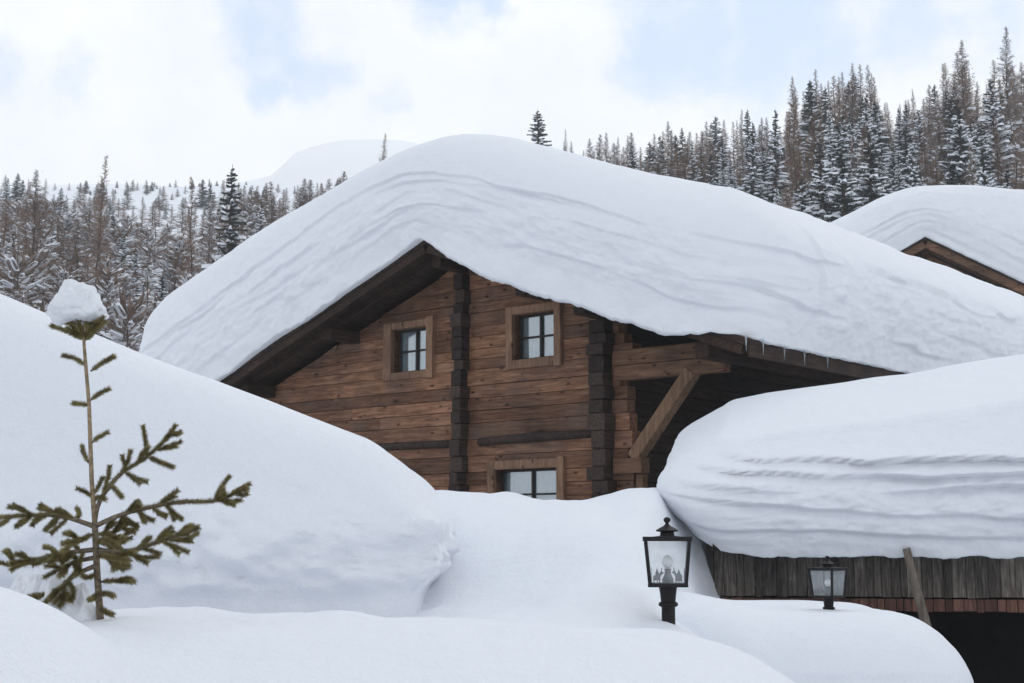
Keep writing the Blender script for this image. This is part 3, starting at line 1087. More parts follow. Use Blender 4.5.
# ------------------------------------------------------------------ lantern posts
def deer():
    return [(0, 0), (.006, .0), (.008, .022), (.03, .024), (.034, 0), (.040, 0), (.041, .03), (.046, .045), (.06, .055), (.062, .06), (.05, .064),
            (.052, .085), (.048, .085), (.044, .066), (.038, .058), (.03, .046), (.008, .046), (0, .04)]


def pine():
    return [(0.02, 0), (.026, 0), (.026, .012), (.046, .012), (.034, .03), (.041, .03), (.031, .05), (.036, .05), (.023, .085),
            (.010, .05), (.015, .05), (.005, .03), (.012, .03), (0, .012), (.02, .012)]


def lantern(name, loc, rz, bury):
    t = empty(name, loc, rz)
    s = 1.0
    zb = 0.0                                             # bottom of the lantern head
    b = MB()
    b.lathe([(.07, -bury), (.055, -bury + .02), (.055, -.15), (.066, -.05), (.074, -.002)], n=14)
    b.build("post", M["iron"], t, smooth=False)
    b = MB()
    b.lathe([(.058, -.155), (.078, -.145), (.078, -.125), (.060, -.115)], n=14)
    b.build("collar", M["iron"], t, smooth=True)
    H, wb, wt = .345, .142, .172
    b = MB()
    for sx in (-1, 1):
        for sy in (-1, 1):
            b.bar((sx * wb, sy * wb, .02), (sx * wt, sy * wt, H), .027, .027, up=(1, 0, 0))
    for k in range(4):
        a, c = [(-1, -1), (1, -1), (1, 1), (-1, 1)][k], [(1, -1), (1, 1), (-1, 1), (-1, -1)][k]
        b.bar((a[0] * wb * 1.02, a[1] * wb * 1.02, .012), (c[0] * wb * 1.02, c[1] * wb * 1.02, .012), .026, .028)
    b.box(-.06, .06, -wb, wb, -.001, .008)
    b.box(-wb, -.061, -.05, .05, -.001, .008)
    b.box(.061, wb, -.05, .05, -.001, .008)
    b.build("frame", M["iron"], t, bevel=.003)
    b = MB()
    q, z = wt + .022, H
    b.box(-q, q, -q, -q + .04, z, z + .035); b.box(-q, q, q - .04, q, z, z + .035)
    b.box(-q, -q + .04, -q + .041, q - .041, z, z + .035); b.box(q - .04, q, -q + .041, q - .041, z, z + .035)
    b.build("rim", M["iron"], t, bevel=.004)
    b = MB()
    b.add([(-q + .04, -q + .04, z + .03), (q - .04, -q + .04, z + .03), (q - .04, q - .04, z + .03), (-q + .04, q - .04, z + .03),
           (-.06, -.06, z + .042), (.06, -.06, z + .042), (.06, .06, z + .042), (-.06, .06, z + .042)],
          [(3, 2, 1, 0), (0, 1, 5, 4), (1, 2, 6, 5), (2, 3, 7, 6), (3, 0, 4, 7), (4, 5, 6, 7)])
    b.lathe([(.060, z + 0.0376), (.054, z + 0.0709), (.088, z + 0.0761), (.092, z + 0.0835), (.06, z + 0.1027), (.03, z + 0.1175), (.016, z + 0.1301), (.013, z + 0.1427),
             (.02, z + 0.1456), (.027, z + 0.1560), (.029, z + 0.1649), (.025, z + 0.1752), (.012, z + 0.1841), (.001, z + 0.1863)], n=18)
    b.build("cap", M["iron"], t, smooth=False)
    for k in range(4):
        rot = Matrix.Rotation(k * math.pi / 2, 4, 'Z')
        b = MB()
        c = [(-wb + .012, -wb + .002, .024), (wb - .012, -wb + .002, .024), (wb - .012, -wb + .006, .024), (-wb + .012, -wb + .006, .024),
             (-wt + .012, -wt + .002, H - .003), (wt - .012, -wt + .002, H - .003), (wt - .012, -wt + .006, H - .003), (-wt + .012, -wt + .006, H - .003)]
        b.hexa([rot @ Vector(x) for x in c])
        pn = b.build("pane", M["lamp_glass"], t)
        if k % 2 == 0 or True:
            for shp, x0, sc in ((deer(), .02 if k % 2 else -.115, 1.35), (pine(), -.10 if k % 2 else .055, 1.3)):
                b = MB()
                n = len(shp)
                f0 = [(x0 + x * sc, -wb + .012 - .03 * y, .028 + y * sc) for x, y in shp]
                f1 = [(x, y + .003, z_) for x, y, z_ in f0]
                vs = [rot @ Vector(x) for x in f0 + f1]
                b.add(vs, [tuple(range(n)), tuple(range(2 * n - 1, n - 1, -1))] + [(i, (i + 1) % n, (i + 1) % n + n, i + n)[::-1] for i in range(n)])
                b.build("pane_ornament", M["iron"], pn)
    b = MB()
    b.lathe([(.05, .009), (.045, .06), (.03, .085), (.024, .12), (.03, .135), (.001, .136)], n=14)
    b.build("socket", M["iron"], t, smooth=False)
    b = MB()
    b.lathe([(.012, .137), (.03, .15), (.045, .175), (.046, .195), (.035, .22), (.018, .235), (.001, .24)], n=16)
    b.build("bulb", M["bulb"], t, smooth=True)
    return t


p1 = P(668, 586.5, 10.5)
l1 = lantern("lantern_post", p1, R(-6), 1.0)
l1.scale = (.93, .93, .96)
tag(l1, "black iron lantern post seen face on, standing clear against the snow", "street lamp", "lantern posts in the snow")
p2 = P(828.5, 597.5, 12.6)
l2 = lantern("lantern_post", p2, R(45), 1.0)
l2.scale = (.69, .69, .69)
tag(l2, "smaller black lantern post turned corner on, in front of grey shed boards", "street lamp", "lantern posts in the snow")

# ------------------------------------------------------------------ young spruce in front
def Z(zx, zy): return (zx * .527, 270 + zy * .527)


DT = 6.4
base_t = P(*Z(194, 690), DT)
spr = empty("young_spruce", base_t)
tag(spr, "thin young spruce with sparse branches and a lump of snow on its tip", "tree")
rt = random.Random(17)


def TP(zx, zy, dz=0.0):
    x, y = Z(zx, zy)
    return P(x, y, DT + dz) - base_t


b = MB()
b.tube([TP(192, 700), TP(190, 655), TP(184, 570), TP(180, 482)], [.0185, .0165, .015, .014], 10)
trunk = b.build("trunk", M["bark"], spr, smooth=True)
b = MB()
b.tube([TP(180, 484), TP(174, 400), TP(169, 255), TP(161, 160), TP(157, 105)], [.0115, .0105, .009, .008, .006], 10)
b.build("stem", M["stem_bark"], spr, smooth=True)

BR = [
    # points in the enlarged view, depth drift
    [(161, 132), (130, 118), (97, 106)], [(161, 132), (140, 105), (118, 98)], [(160, 128), (150, 100), (146, 84)], [(161, 130), (172, 104), (176, 92)],
    [(161, 134), (185, 110), (196, 88)], [(161, 134), (178, 118), (200, 98)], [(160, 132), (142, 122), (126, 110)], [(160, 126), (166, 110), (160, 92)], [(160, 130), (140, 112), (134, 92)], [(161, 128), (176, 112), (186, 96)],
    [(164, 182), (142, 168), (119, 162)], [(172, 192), (195, 176), (217, 164)],
    [(168, 257), (152, 254), (138, 253)], [(172, 247), (190, 234), (208, 225)],
    [(175, 327), (190, 316), (206, 308)], [(168, 366), (160, 350), (155, 334)],
    [(178, 432), (160, 420), (145, 415)], [(180, 424), (188, 408), (196, 393)], [(176, 440), (188, 430), (200, 436)],
]
BIG = [
    ([(179, 482), (190, 438), (228, 388), (280, 354), (330, 306)],
     [[(196, 425), (205, 395), (208, 372)], [(232, 384), (243, 362), (248, 342)], [(238, 384), (258, 396), (280, 402)], [(278, 355), (276, 325), (271, 296)],
      [(284, 356), (306, 366), (329, 375)], [(298, 342), (322, 334), (344, 325)], [(312, 324), (325, 306), (334, 294)], [(210, 408), (222, 420), (232, 432)],
      [(320, 314), (336, 312), (342, 308)], [(262, 366), (270, 350), (282, 336)]], 0.05),
    ([(181, 486), (238, 462), (330, 442), (412, 437), (468, 411)],
     [[(408, 437), (420, 412), (436, 391)], [(416, 437), (436, 440), (458, 436)], [(440, 424), (456, 416), (474, 406)], [(300, 448), (318, 432), (338, 418)],
      [(315, 446), (330, 462), (346, 474)], [(240, 462), (255, 446), (262, 440)], [(262, 457), (276, 470), (292, 476)], [(410, 438), (420, 428), (424, 414)],
      [(230, 465), (246, 480), (262, 484)], [(290, 452), (302, 462), (316, 466)], [(446, 422), (460, 428), (470, 424)]], -0.10),
    ([(184, 530), (236, 536), (300, 516), (378, 488)],
     [[(296, 517), (310, 500), (326, 488)], [(318, 511), (348, 512), (376, 500)], [(308, 516), (334, 526), (358, 536)], [(238, 536), (270, 546), (300, 544)],
      [(340, 502), (356, 488), (366, 486)], [(262, 530), (278, 514), (284, 508)], [(215, 536), (232, 550), (240, 566)], [(330, 506), (350, 498), (372, 492)],
      [(268, 527), (288, 534), (304, 540)]], -0.22),
    ([(178, 486), (112, 466), (52, 466), (-6, 470)],
     [[(112, 467), (90, 456), (74, 452)], [(112, 468), (98, 482), (86, 494)], [(60, 466), (40, 454), (16, 450)], [(60, 466), (44, 478), (30, 488)],
      [(20, 468), (6, 480), (-8, 486)], [(140, 474), (122, 462), (104, 456)], [(140, 476), (150, 466), (146, 452)], [(90, 466), (70, 474), (60, 486)],
      [(128, 472), (112, 486), (96, 500)]], 0.10),
    ([(182, 530), (104, 540), (36, 560), (-14, 552)],
     [[(104, 540), (84, 552), (62, 560)], [(72, 548), (44, 556), (20, 570)], [(110, 540), (96, 528), (84, 526)], [(140, 534), (128, 548), (116, 558)],
      [(60, 552), (44, 544), (30, 540)], [(150, 533), (140, 520), (128, 514)], [(160, 532), (152, 550), (150, 568)], [(30, 560), (18, 540), (8, 534)],
      [(124, 537), (106, 550), (92, 556)]], -0.15),
    ([(184, 560), (140, 580), (112, 606), (64, 626)],
     [[(112, 606), (96, 622), (84, 632)], [(120, 600), (122, 622), (112, 640)], [(130, 592), (140, 612), (134, 630)], [(90, 616), (70, 618), (56, 620)],
      [(126, 610), (134, 636), (122, 654)]], 0.12),
    ([(182, 500), (210, 500), (248, 478)],
     [[(205, 500), (222, 512), (236, 516)], [(216, 496), (230, 478), (236, 462)], [(230, 488), (244, 494), (262, 490)], [(200, 500), (206, 484), (218, 470)]], 0.22),
    ([(183, 540), (212, 546), (246, 552)],
     [[(212, 546), (226, 558), (236, 570)], [(220, 548), (240, 540), (256, 536)], [(204, 545), (214, 558), (216, 570)]], -0.3),
    ([(184, 520), (200, 512), (226, 526)], [[(205, 514), (220, 506), (236, 508)]], -0.3),
    ([(178, 500), (150, 514), (118, 520)], [[(150, 514), (138, 504), (122, 500)], [(140, 516), (128, 528), (118, 534)]], -0.28),
    ([(183, 545), (150, 552), (116, 566), (84, 584)], [[(150, 552), (138, 542), (124, 540)], [(130, 560), (120, 572), (112, 582)], [(116, 566), (100, 562), (86, 562)], [(140, 556), (146, 568), (142, 580)]], .05),
    ([(183, 515), (214, 520), (250, 508)], [[(214, 520), (226, 530), (240, 534)], [(226, 516), (238, 504), (246, 494)], [(204, 518), (212, 532), (214, 544)]], .15),
    ([(188, 592), (220, 590), (256, 592)], [[(224, 590), (238, 586), (250, 588)]], -0.05),
    ([(190, 616), (204, 614), (216, 620)], [], -0.1),
    ([(190, 640), (202, 650), (214, 654)], [], -0.1), ([(190, 612), (178, 622), (170, 626)], [], -0.12), ([(186, 575), (168, 584), (156, 580)], [], -.1),
]


def smooth_pts(pts, n=6):
    out = []
    m = len(pts)
    for i in range(m - 1):
        p0, p1, p2, p3 = pts[max(i - 1, 0)], pts[i], pts[i + 1], pts[min(i + 2, m - 1)]
        for k in range(n):
            t = k / n
            out.append(0.5 * ((2 * p1) + (p2 - p0) * t + (2 * p0 - 5 * p1 + 4 * p2 - p3) * t * t + (3 * p1 - p0 - 3 * p2 + p3) * t ** 3))
    out.append(pts[-1])
    return out


def needles(mb, pts, start=0.0, dens=1900, L=.020):
    """short stiff needles all round a twig, pointing forward"""
    tot = sum((pts[i + 1] - pts[i]).length for i in range(len(pts) - 1))
    acc = 0
    for i in range(len(pts) - 1):
        a, b_ = pts[i], pts[i + 1]
        d = b_ - a
        l = d.length
        if l < 1e-6: continue
        dn = d / l
        o1 = dn.orthogonal().normalized()
        o2 = dn.cross(o1)
        for k in range(int(l * dens + rt.random())):
            s = rt.random()
            f = (acc + l * s) / tot
            if f < start: continue
            an = rt.uniform(0, 2 * math.pi)
            rad = o1 * math.cos(an) + o2 * math.sin(an)
            dirn = (rad * rt.uniform(.7, 1.0) + dn * rt.uniform(.35, .9) + Vector((0, 0, .15))).normalized()
            p = a + d * s + rad * .003
            side = dirn.cross(rad)
            if side.length < 1e-5: continue
            side = side.normalized() * .0013
            ln = L * rt.uniform(.7, 1.15)
            tip = p + dirn * ln
            nn = dirn.cross(side).normalized() * .0013
            mb.add([p - side, p + side, p + nn * 1.2, tip], [(0, 1, 3), (1, 2, 3), (2, 0, 3)])
        acc += l


def branch(specs, big):
    """one branch: woody axes and, as its child, the needles"""
    wood, nd = MB(), MB()
    if big:
        main, subs, dz = specs
        n = len(main)
        pts = smooth_pts([TP(x, y, dz * (i / (n - 1))) for i, (x, y) in enumerate(main)])
        L = len(pts)
        wood.tube(pts, [.0125 * (1 - .72 * i / (L - 1)) if len(main) > 3 else .006 * (1 - .5 * i / (L - 1)) for i in range(L)], 7)
        needles(nd, pts, start=.25 if len(main) > 3 else .1, dens=3800)
        for sb in subs:
            z0 = dz * min(1, max(0, abs(sb[0][0] - main[0][0]) / max(1, abs(main[-1][0] - main[0][0]))))
            dd = rt.uniform(-.05, .05)
            q = smooth_pts([TP(x, y, z0 + dd * i) for i, (x, y) in enumerate(sb)], 5)
            wood.tube(q, [.0045] * len(q), 5)
            needles(nd, q, dens=4200)
            # a small side shoot on most twigs
            if rt.random() < .6:
                m_ = q[len(q) // 3]
                e = q[-1] - q[0]
                off = Vector((e.z * rt.choice((-.35, .35)), rt.uniform(-.05, .05), -e.x * .2))
                q2 = [m_, m_ + e * .28 + off * .5, m_ + e * .5 + off * .8]
                wood.tube(q2, [.003] * 3, 5)
                needles(nd, q2, dens=4200)
    else:
        pts = smooth_pts([TP(x, y, k) for (x, y), k in zip(specs, (0, rt.uniform(-.03, .03), rt.uniform(-.05, .05)))], 5)
        wood.tube(pts, [.005] * len(pts), 6)
        needles(nd, pts, start=.05, dens=4200)
    o = wood.build("branch", M["bark"], spr, smooth=True)
    nd.build("needles", M["needle"], o)


for s_ in BR: branch(s_, False)
for s_ in BIG: branch(s_, True)

# its snow cap
def blob(c, r, seed, n=28, amp=.12, flat=.6, peak=0.0):
    mb = MB()
    for i in range(n + 1):
        th = math.pi * i / n
        for k in range(n * 2):
            ph = math.pi * k / n
            d = Vector((math.sin(th) * math.cos(ph), math.sin(th) * math.sin(ph), math.cos(th)))
            k_ = 1 + amp * noise.fractal(d * 1.6 + Vector((seed, 0, 0)), 1.0, 2.0, 4)
            z = d.z * k_
            if z < 0: z *= flat
            nar = 1 - peak * max(0, d.z) ** 1.0
            mb.v.append((c[0] + d.x * r[0] * k_ * nar, c[1] + d.y * r[1] * k_ * nar, c[2] + z * r[2]))
    m = n * 2
    for i in range(n):
        for k in range(m):
            k2 = (k + 1) % m
            mb.f.append((i * m + k, (i + 1) * m + k, (i + 1) * m + k2, i * m + k2))
    return mb


cc = TP(146, 76)
blob(cc, (.128, .12, .140), 9.0, amp=.30, flat=.45, peak=.26).build("snow_cap", M["snow"], spr, smooth=True)
# lumps of snow caught at the foot of the tree
for (zx, zy, rx, rz, dz) in ((150, 605, .075, .02, .12), (112, 588, .105, .03, .16), (78, 592, .10, .03, .22), (168, 640, .06, .02, .04), (45, 600, .11, .03, .26), (138, 636, .07, .02, .08)):
    c = TP(zx, zy, dz) + base_t
    zg = ground_z(512 + c.x / c.y * F, c.y)
    o = blob((0, 0, 0), (rx, rx * .9, max(.08, c.z - zg + rz)), zx * .1, n=20, amp=.22, flat=.3).build("snow_lump", M["snow"], smooth=True)
    o.location = (c.x, c.y, zg)
    tag(o, "small lump of snow lying at the foot of the young spruce", "snow lump", "snow lumps around the young spruce")


# ------------------------------------------------------------------ forest trees (12 m prototypes, copied)
def snow_pad(s, pts, hw, th):
    """a cushion of snow lying along a branch: ridge in the middle, edges drooping"""
    b = len(s.v)
    n = len(pts)
    for i, p in enumerate(pts):
        d = (pts[min(i + 1, n - 1)] - pts[max(i - 1, 0)]).normalized()
        side = Vector((-d.y, d.x, 0))
        if side.length < 1e-4: side = Vector((1, 0, 0))
        side.normalize()
        w = hw * (.35 + .65 * math.sin(math.pi * (i + .6) / (n + .2)))
        t = th * (.5 + .5 * math.sin(math.pi * (i + .6) / (n + .2)))
        s.v += [tuple(p + side * w - Vector((0, 0, t * .9))), tuple(p + side * w * .55 + Vector((0, 0, t * .7))), tuple(p + Vector((0, 0, t))),
                tuple(p - side * w * .55 + Vector((0, 0, t * .7))), tuple(p - side * w - Vector((0, 0, t * .9)))]
    for i in range(n - 1):
        for k in range(4):
            q = b + i * 5 + k
            s.f.append((q, q + 5, q + 6, q + 1))
    s.f.append((b, b + 1, b + 2, b + 3, b + 4))
    q = b + (n - 1) * 5
    s.f.append((q + 4, q + 3, q + 2, q + 1, q))


def larch_mesh(seed, H=12.0, wid=1.9, snowy=.35, dens=1.0, bushy=False):
    r = random.Random(seed)
    t, c, s = MB(), MB(), MB()
    wob = .28 if bushy else .12
    bend = [Vector((r.uniform(-wob, wob) * (i / 5), r.uniform(-wob, wob) * (i / 5), H * i / 6)) for i in range(7)]
    t.tube(bend if not bushy else bend[:6], [x * (.6 if bushy else .8) for x in (.15, .135, .11, .085, .06, .03, .008)], 6)

    def axis(z):
        k = min(5.999, z / H * 6)
        i = int(k)
        return bend[i].lerp(bend[i + 1], k - i)
    n = int((170 if bushy else 230) * dens)
    for i in range(n):
        z = H * (.06 + (.74 if bushy else .93) * (i / n) ** .8)
        f = z / H
        a = r.uniform(0, 2 * math.pi)
        d = Vector((math.cos(a), math.sin(a), 0))
        L = wid * ((1.15 - f) ** .45 * (.75 + .5 * noise.noise(Vector((a * .8, z * .5, seed)))) if bushy else min(1, 1.2 * (1 - f)) ** 1.0) * r.uniform(.45, 1.15) + .08
        o = axis(z)
        rise = r.uniform(.1, .7) if f > .6 else r.uniform(-.25, .3)
        if bushy: rise += r.uniform(0, .5)
        side = Vector((-d.y, d.x, 0))
        m1 = o + d * L * .5 + side * L * r.uniform(-.12, .12) + Vector((0, 0, L * rise * .4))
        e = o + d * L + side * L * r.uniform(-.2, .2) + Vector((0, 0, L * rise))
        wd = .016
        c.add([o - side * wd, o + side * wd, m1 + side * wd * .7, m1 - side * wd * .7, e], [(0, 1, 2, 3), (3, 2, 4)])
        c.add([o - Vector((0, 0, wd)), o + Vector((0, 0, wd)), m1 + Vector((0, 0, wd * .6)), e], [(0, 1, 2), (0, 2, 3)])
        for k in range(int(8 + 20 * L)):
            q = r.uniform(.08, 1.0)
            p = o.lerp(m1, q * 2) if q < .5 else m1.lerp(e, q * 2 - 1)
            ln = r.uniform(.15, .55) * (.35 + .65 * min(1, L / wid * 1.4))
            dirn = (d * r.uniform(0, .9) + side * r.uniform(-1, 1) + Vector((0, 0, r.uniform(-.6, .6)))).normalized()
            sd = dirn.cross(Vector((r.uniform(-1, 1), r.uniform(-1, 1), r.uniform(-1, 1)))).normalized() * r.uniform(.008, .019)
            c.add([p - sd, p + sd, p + dirn * ln], [(0, 1, 2)])
        if r.random() < snowy:
            q0 = r.uniform(.15, .5)
            q1 = min(1.0, q0 + r.uniform(.25, .6))
            pts = []
            for k in range(4):
                q = q0 + (q1 - q0) * k / 3
                pts.append(o.lerp(m1, q * 2) if q < .5 else m1.lerp(e, q * 2 - 1))
            snow_pad(s, pts, r.uniform(.05, .15) * (1.9 if bushy else .7), r.uniform(.06, .14) * (1.5 if bushy else 1))
            for k in range(int(2 + 4 * L)):
                q = r.uniform(.2, 1.0)
                p = (o.lerp(m1, q * 2) if q < .5 else m1.lerp(e, q * 2 - 1)) + side * r.uniform(-.3, .3) + Vector((0, 0, r.uniform(-.15, .2)))
                sz = r.uniform(.04, .10)
                u = Vector((0, 0, .03))
                s.add([p - d * sz + u * .3, p + side * sz * .5, p + d * sz + u * .3, p - side * sz * .5, p + u * 1.7],
                      [(0, 3, 4), (3, 2, 4), (2, 1, 4), (1, 0, 4), (0, 1, 2, 3)])
    return t, c, s


def spruce_mesh(seed, H=12.0, wid=2.0, snowy=.6, dense=1.0):
    r = random.Random(seed)
    t, c, s = MB(), MB(), MB()
    t.tube([(0, 0, 0), (0, 0, H * .5), (0, 0, H)], [.17, .1, .012], 6)
    z = H * .05
    while z < H * .975:
        f = z / H
        Lm = wid * (1 - f) ** .9 + .07
        for a0 in range(max(4, int(8 * dense * (1 - f * .4)))):
            a = r.uniform(0, 2 * math.pi)
            L = Lm * r.uniform(.55, 1.2)
            d = Vector((math.cos(a), math.sin(a), 0))
            side = Vector((-d.y, d.x, 0))
            o = Vector((0, 0, z + r.uniform(-.12, .12)))
            dr = r.uniform(.25, .6) * (1 - .8 * f)
            pts = [o + d * L * q + Vector((0, 0, L * (.12 * q - dr * q * q + .14 * q ** 4))) for q in (0, .25, .5, .75, 1)]
            for k in range(4):
                p, q = pts[k], pts[k + 1]
                hw = L * .26 * (1 - abs(k / 3.2 - .55)) + .03
                for sgn in (-1, 1):
                    for j in range(4):
                        b0 = p.lerp(q, r.random())
                        tip = b0 + side * sgn * hw * r.uniform(.5, 1.3) + d * hw * r.uniform(.1, .8) - Vector((0, 0, hw * r.uniform(.15, .9)))
                        wv = d * r.uniform(.03, .07)
                        c.add([b0 - wv, b0 + wv, tip + wv * .3], [(0, 1, 2)])
                c.add([p - Vector((0, 0, .05)), p + Vector((0, 0, .02)), q + Vector((0, 0, .02)), q - Vector((0, 0, .10 + .08 * r.random()))], [(0, 1, 2, 3)])
            if r.random() < snowy and L > .25:
                k0 = r.choice((1, 1, 2))
                pp = [x + side * r.uniform(-.08, .08) for x in pts[k0:]]
                snow_pad(s, pp, L * r.uniform(.10, .24) + .02, min(.16, .05 + L * .08) * r.uniform(.7, 1.3))
        z += r.uniform(.28, .44) * (.55 + .45 * (1 - f))
    return t, c, s


def proto(name, meshes, cm):
    t, c, s = meshes
    root = empty(name, (0, -50, -60))
    t.build("trunk", M["trunk"], root)
    cr = c.build("crown", cm, root)
    if s.v: s.build("snow_clumps", M["tree_snow"], cr, smooth=False)
    return root


protos = {
    "larch": [proto("larch_tree", larch_mesh(s, wid=w_, dens=dn, snowy=sn), M[mm]) for s, w_, dn, mm, sn in
              ((1, 2.0, 1.0, "larch", .06), (2, 2.4, 1.1, "larch_grey", .12), (3, 1.8, .9, "larch", .04), (4, 2.3, 1.1, "larch_grey", .16))],
    "bushy": [proto("larch_tree", larch_mesh(s, wid=w_, dens=dn, snowy=sn, bushy=True), M[mm]) for s, w_, dn, mm, sn in
              ((5, 3.2, 1.2, "bush_twigs", .42), (6, 3.7, 1.3, "bush_twigs", .55), (7, 3.0, 1.2, "bush_twigs", .25))],
    "snowy": [proto("spruce_tree", spruce_mesh(s, wid=w_, snowy=sn), M["spruce"]) for s, w_, sn in
              ((11, 2.3, .62), (12, 2.6, .8), (13, 2.1, .5))],
    "dark": [proto("spruce_tree", spruce_mesh(s, wid=w_, snowy=sn), M["spruce"]) for s, w_, sn in
             ((21, 2.1, .15), (22, 2.4, .25))],
}
used = set()


def plant(kind, px, top, D, label, cat, group=None, wide=1.0, which=None, sink=.3):
    i = rf_.randrange(len(protos[kind])) if which is None else which
    pr = protos[kind][i]
    if pr.name in used:
        o = copy_tree(pr)
    else:
        o = pr
        used.add(pr.name)
    zg = ground_z(px, D) - sink
    zt = P(px, top, D).z
    h = max(2.0, zt - zg)
    k = h / 12
    o.location = ((px - 512) / F * D, D, zg)
    o.rotation_euler = (rf_.gauss(0, .022), rf_.gauss(0, .022), rf_.uniform(0, 6.28))
    kw = k * wide * (1.0 if h < 14 else .95)
    o.scale = (kw, kw, k)
    for key in ("group",):
        if key in o: del o[key]
    tag(o, label, cat, group)
    return o


rf_ = random.Random(77)
SK = [(540, 146), (575, 138), (610, 134), (640, 130), (660, 122), (700, 120), (740, 112), (760, 108), (790, 112), (803, 78), (830, 66), (868, 62), (900, 88), (938, 80), (960, 62), (980, 50), (1000, 72), (1024, 55), (1200, 50)]
LB = {"larch": ("bare brown larch in the wood climbing the slope behind the chalets", "larches on the slope behind the chalets"),
      "snowy": ("snow laden spruce in the wood climbing the slope behind the chalets", "snowy spruces on the slope behind the chalets"),
      "dark": ("dark green conifer in the wood climbing the slope behind the chalets", "dark conifers on the slope behind the chalets")}
for (Da, Db, x0, add0, add1, gap, pk) in ((138, 155, 552, -3, 22, 6.4, (.80, .08, .12)), (122, 132, 566, 8, 36, 6.6, (.66, .22, .12)), (104, 116, 600, 22, 60, 10, (.55, .30, .15)),
                                     (88, 98, 630, 40, 85, 14, (.42, .48, .10)), (76, 84, 690, 70, 115, 19, (.40, .52, .08))):
    px = x0
    while px < 1060:
        k = rf_.choices(("larch", "snowy", "dark"), pk)[0]
        plant(k, px, lin(SK, px) + rf_.uniform(add0, add1), rf_.uniform(Da, Db), *(LB[k][0], "tree", LB[k][1]), wide=rf_.choice((.7, .85, 1, 1.1, 1.3)) * rf_.uniform(.9, 1.1) * (1.25 if px < 720 else 1) * (1.3 if Da < 110 else 1))
        px += rf_.uniform(.65, 1.35) * gap
plant("dark", 541, 110, 140, "lone small spruce peeping over the crest of the chalet's roof snow", "tree", None, 1.5, 1)
plant("larch", 568, 128, 140, "spindly bare sapling beside the lone spruce on the roof crest line", "tree", None, .6, 2)
plant("larch", 977, 40, 120, "tallest bare larch rising above the wood behind the farther chalet", "tree", None, 1.05, 1)
plant("snowy", 1012, 78, 96, "large snow laden spruce standing right behind the farther chalet", "tree", None, 1.2, 1)
plant("larch", 1024, 28, 105, "crooked bare larch cut by the edge of the picture", "tree", None, .8, 3)
for px, tp in ((862, 62), (884, 66), (828, 68), (806, 75)):
    plant("larch", px, tp, 130, LB["larch"][0], "tree", LB["larch"][1], .85)
for px, tp in ((758, 120), (782, 108), (880, 92)):
    plant("snowy", px, tp, 100, LB["snowy"][0], "tree", LB["snowy"][1], .95)

# wood on the other side, below the bare mountain
LB2 = {"larch": ("bare twiggy larch in the valley wood below the white mountain", "larches in the valley wood"),
       "snowy": ("snow covered conifer in the valley wood below the white mountain", "snowy conifers in the valley wood"),
       "dark": ("dark conifer in the valley wood below the white mountain", "dark conifers in the valley wood")}
LT = [(-60, 178), (0, 172), (60, 180), (110, 190), (150, 196), (200, 190), (240, 184), (280, 182), (330, 176), (400, 170)]
LB2["bushy"] = LB2["larch"]
for (Da, Db, add0, add1, stp, kinds, pk, wd, xe) in (
        (250, 290, 0, 8, 13, ("larch", "dark"), (.7, .3), 1.5, 370), (170, 220, 2, 18, 8, ("larch", "snowy", "dark"), (.74, .14, .12), 1.5, 370),
        (120, 150, 10, 40, 9, ("larch", "bushy", "snowy"), (.4, .42, .18), 1.3, 360),
        (90, 108, 28, 75, 12, ("bushy", "snowy", "larch"), (.6, .2, .2), 1.3, 330), (68, 78, 60, 112, 16, ("bushy", "snowy", "larch"), (.65, .2, .15), 1.35, 280),
        (46, 56, 85, 130, 34, ("bushy", "bushy", "snowy"), (.5, .35, .15), 1.5, 200)):
    px = -40
    while px < xe:
        k = rf_.choices(kinds, pk)[0]
        plant(k, px, lin(LT, px) + rf_.uniform(add0, add1), rf_.uniform(Da, Db), LB2[k][0], "tree", LB2[k][1], wide=wd * rf_.choice((.75, .9, 1, 1.15, 1.35)) * rf_.uniform(.9, 1.1))
        px += stp * rf_.uniform(.65, 1.35)
for k in range(34):
    px = rf_.uniform(-30, 260)
    plant(rf_.choice(("bushy", "bushy", "larch")), px, lin(LT, px) + rf_.uniform(14, 52), rf_.uniform(112, 165), LB2["larch"][0], "tree", LB2["larch"][1], wide=rf_.uniform(1.4, 2.1))
for k in range(16):
    px = rf_.uniform(235, 345)
    plant("larch", px, 186 - (px - 235) * .10 + rf_.uniform(-4, 10), rf_.uniform(140, 170), LB2["larch"][0], "tree", LB2["larch"][1], wide=rf_.uniform(1.3, 1.9))
for k in range(44):
    px = rf_.uniform(60, 240)
    plant(rf_.choice(("dark", "larch")), px, rf_.uniform(178, 200), rf_.uniform(225, 298), "tiny dark tree dotted on the open snow slope below the mountain", "tree", "scattered conifers on the open slope", 1.9, sink=1.0)
plant("dark", 222, 165, 80, "dark twin topped spruce standing out of the valley wood by the chalet roof", "tree", None, 1.0, 1)
plant("larch", 87, 153, 85, "tall thin bare larch rising highest out of the valley wood", "tree", None, .75, 2)
plant("larch", 188, 176, 82, "slender bare larch next to the dark twin topped spruce", "tree", None, .8, 0)
plant("larch", 25, 168, 80, "broad bare larch at the open edge of the valley wood", "tree", None, 1.2, 1)
plant("larch", 377, 132, 160, "single twiggy treetop showing above the chalet's roof snow beside the mountain", "tree", None, .7, 0)
for pl in protos.values():
    for p_ in pl:
        if p_.name not in used:
            for ch in list(p_.children_recursive): bpy.data.objects.remove(ch)
            bpy.data.objects.remove(p_)

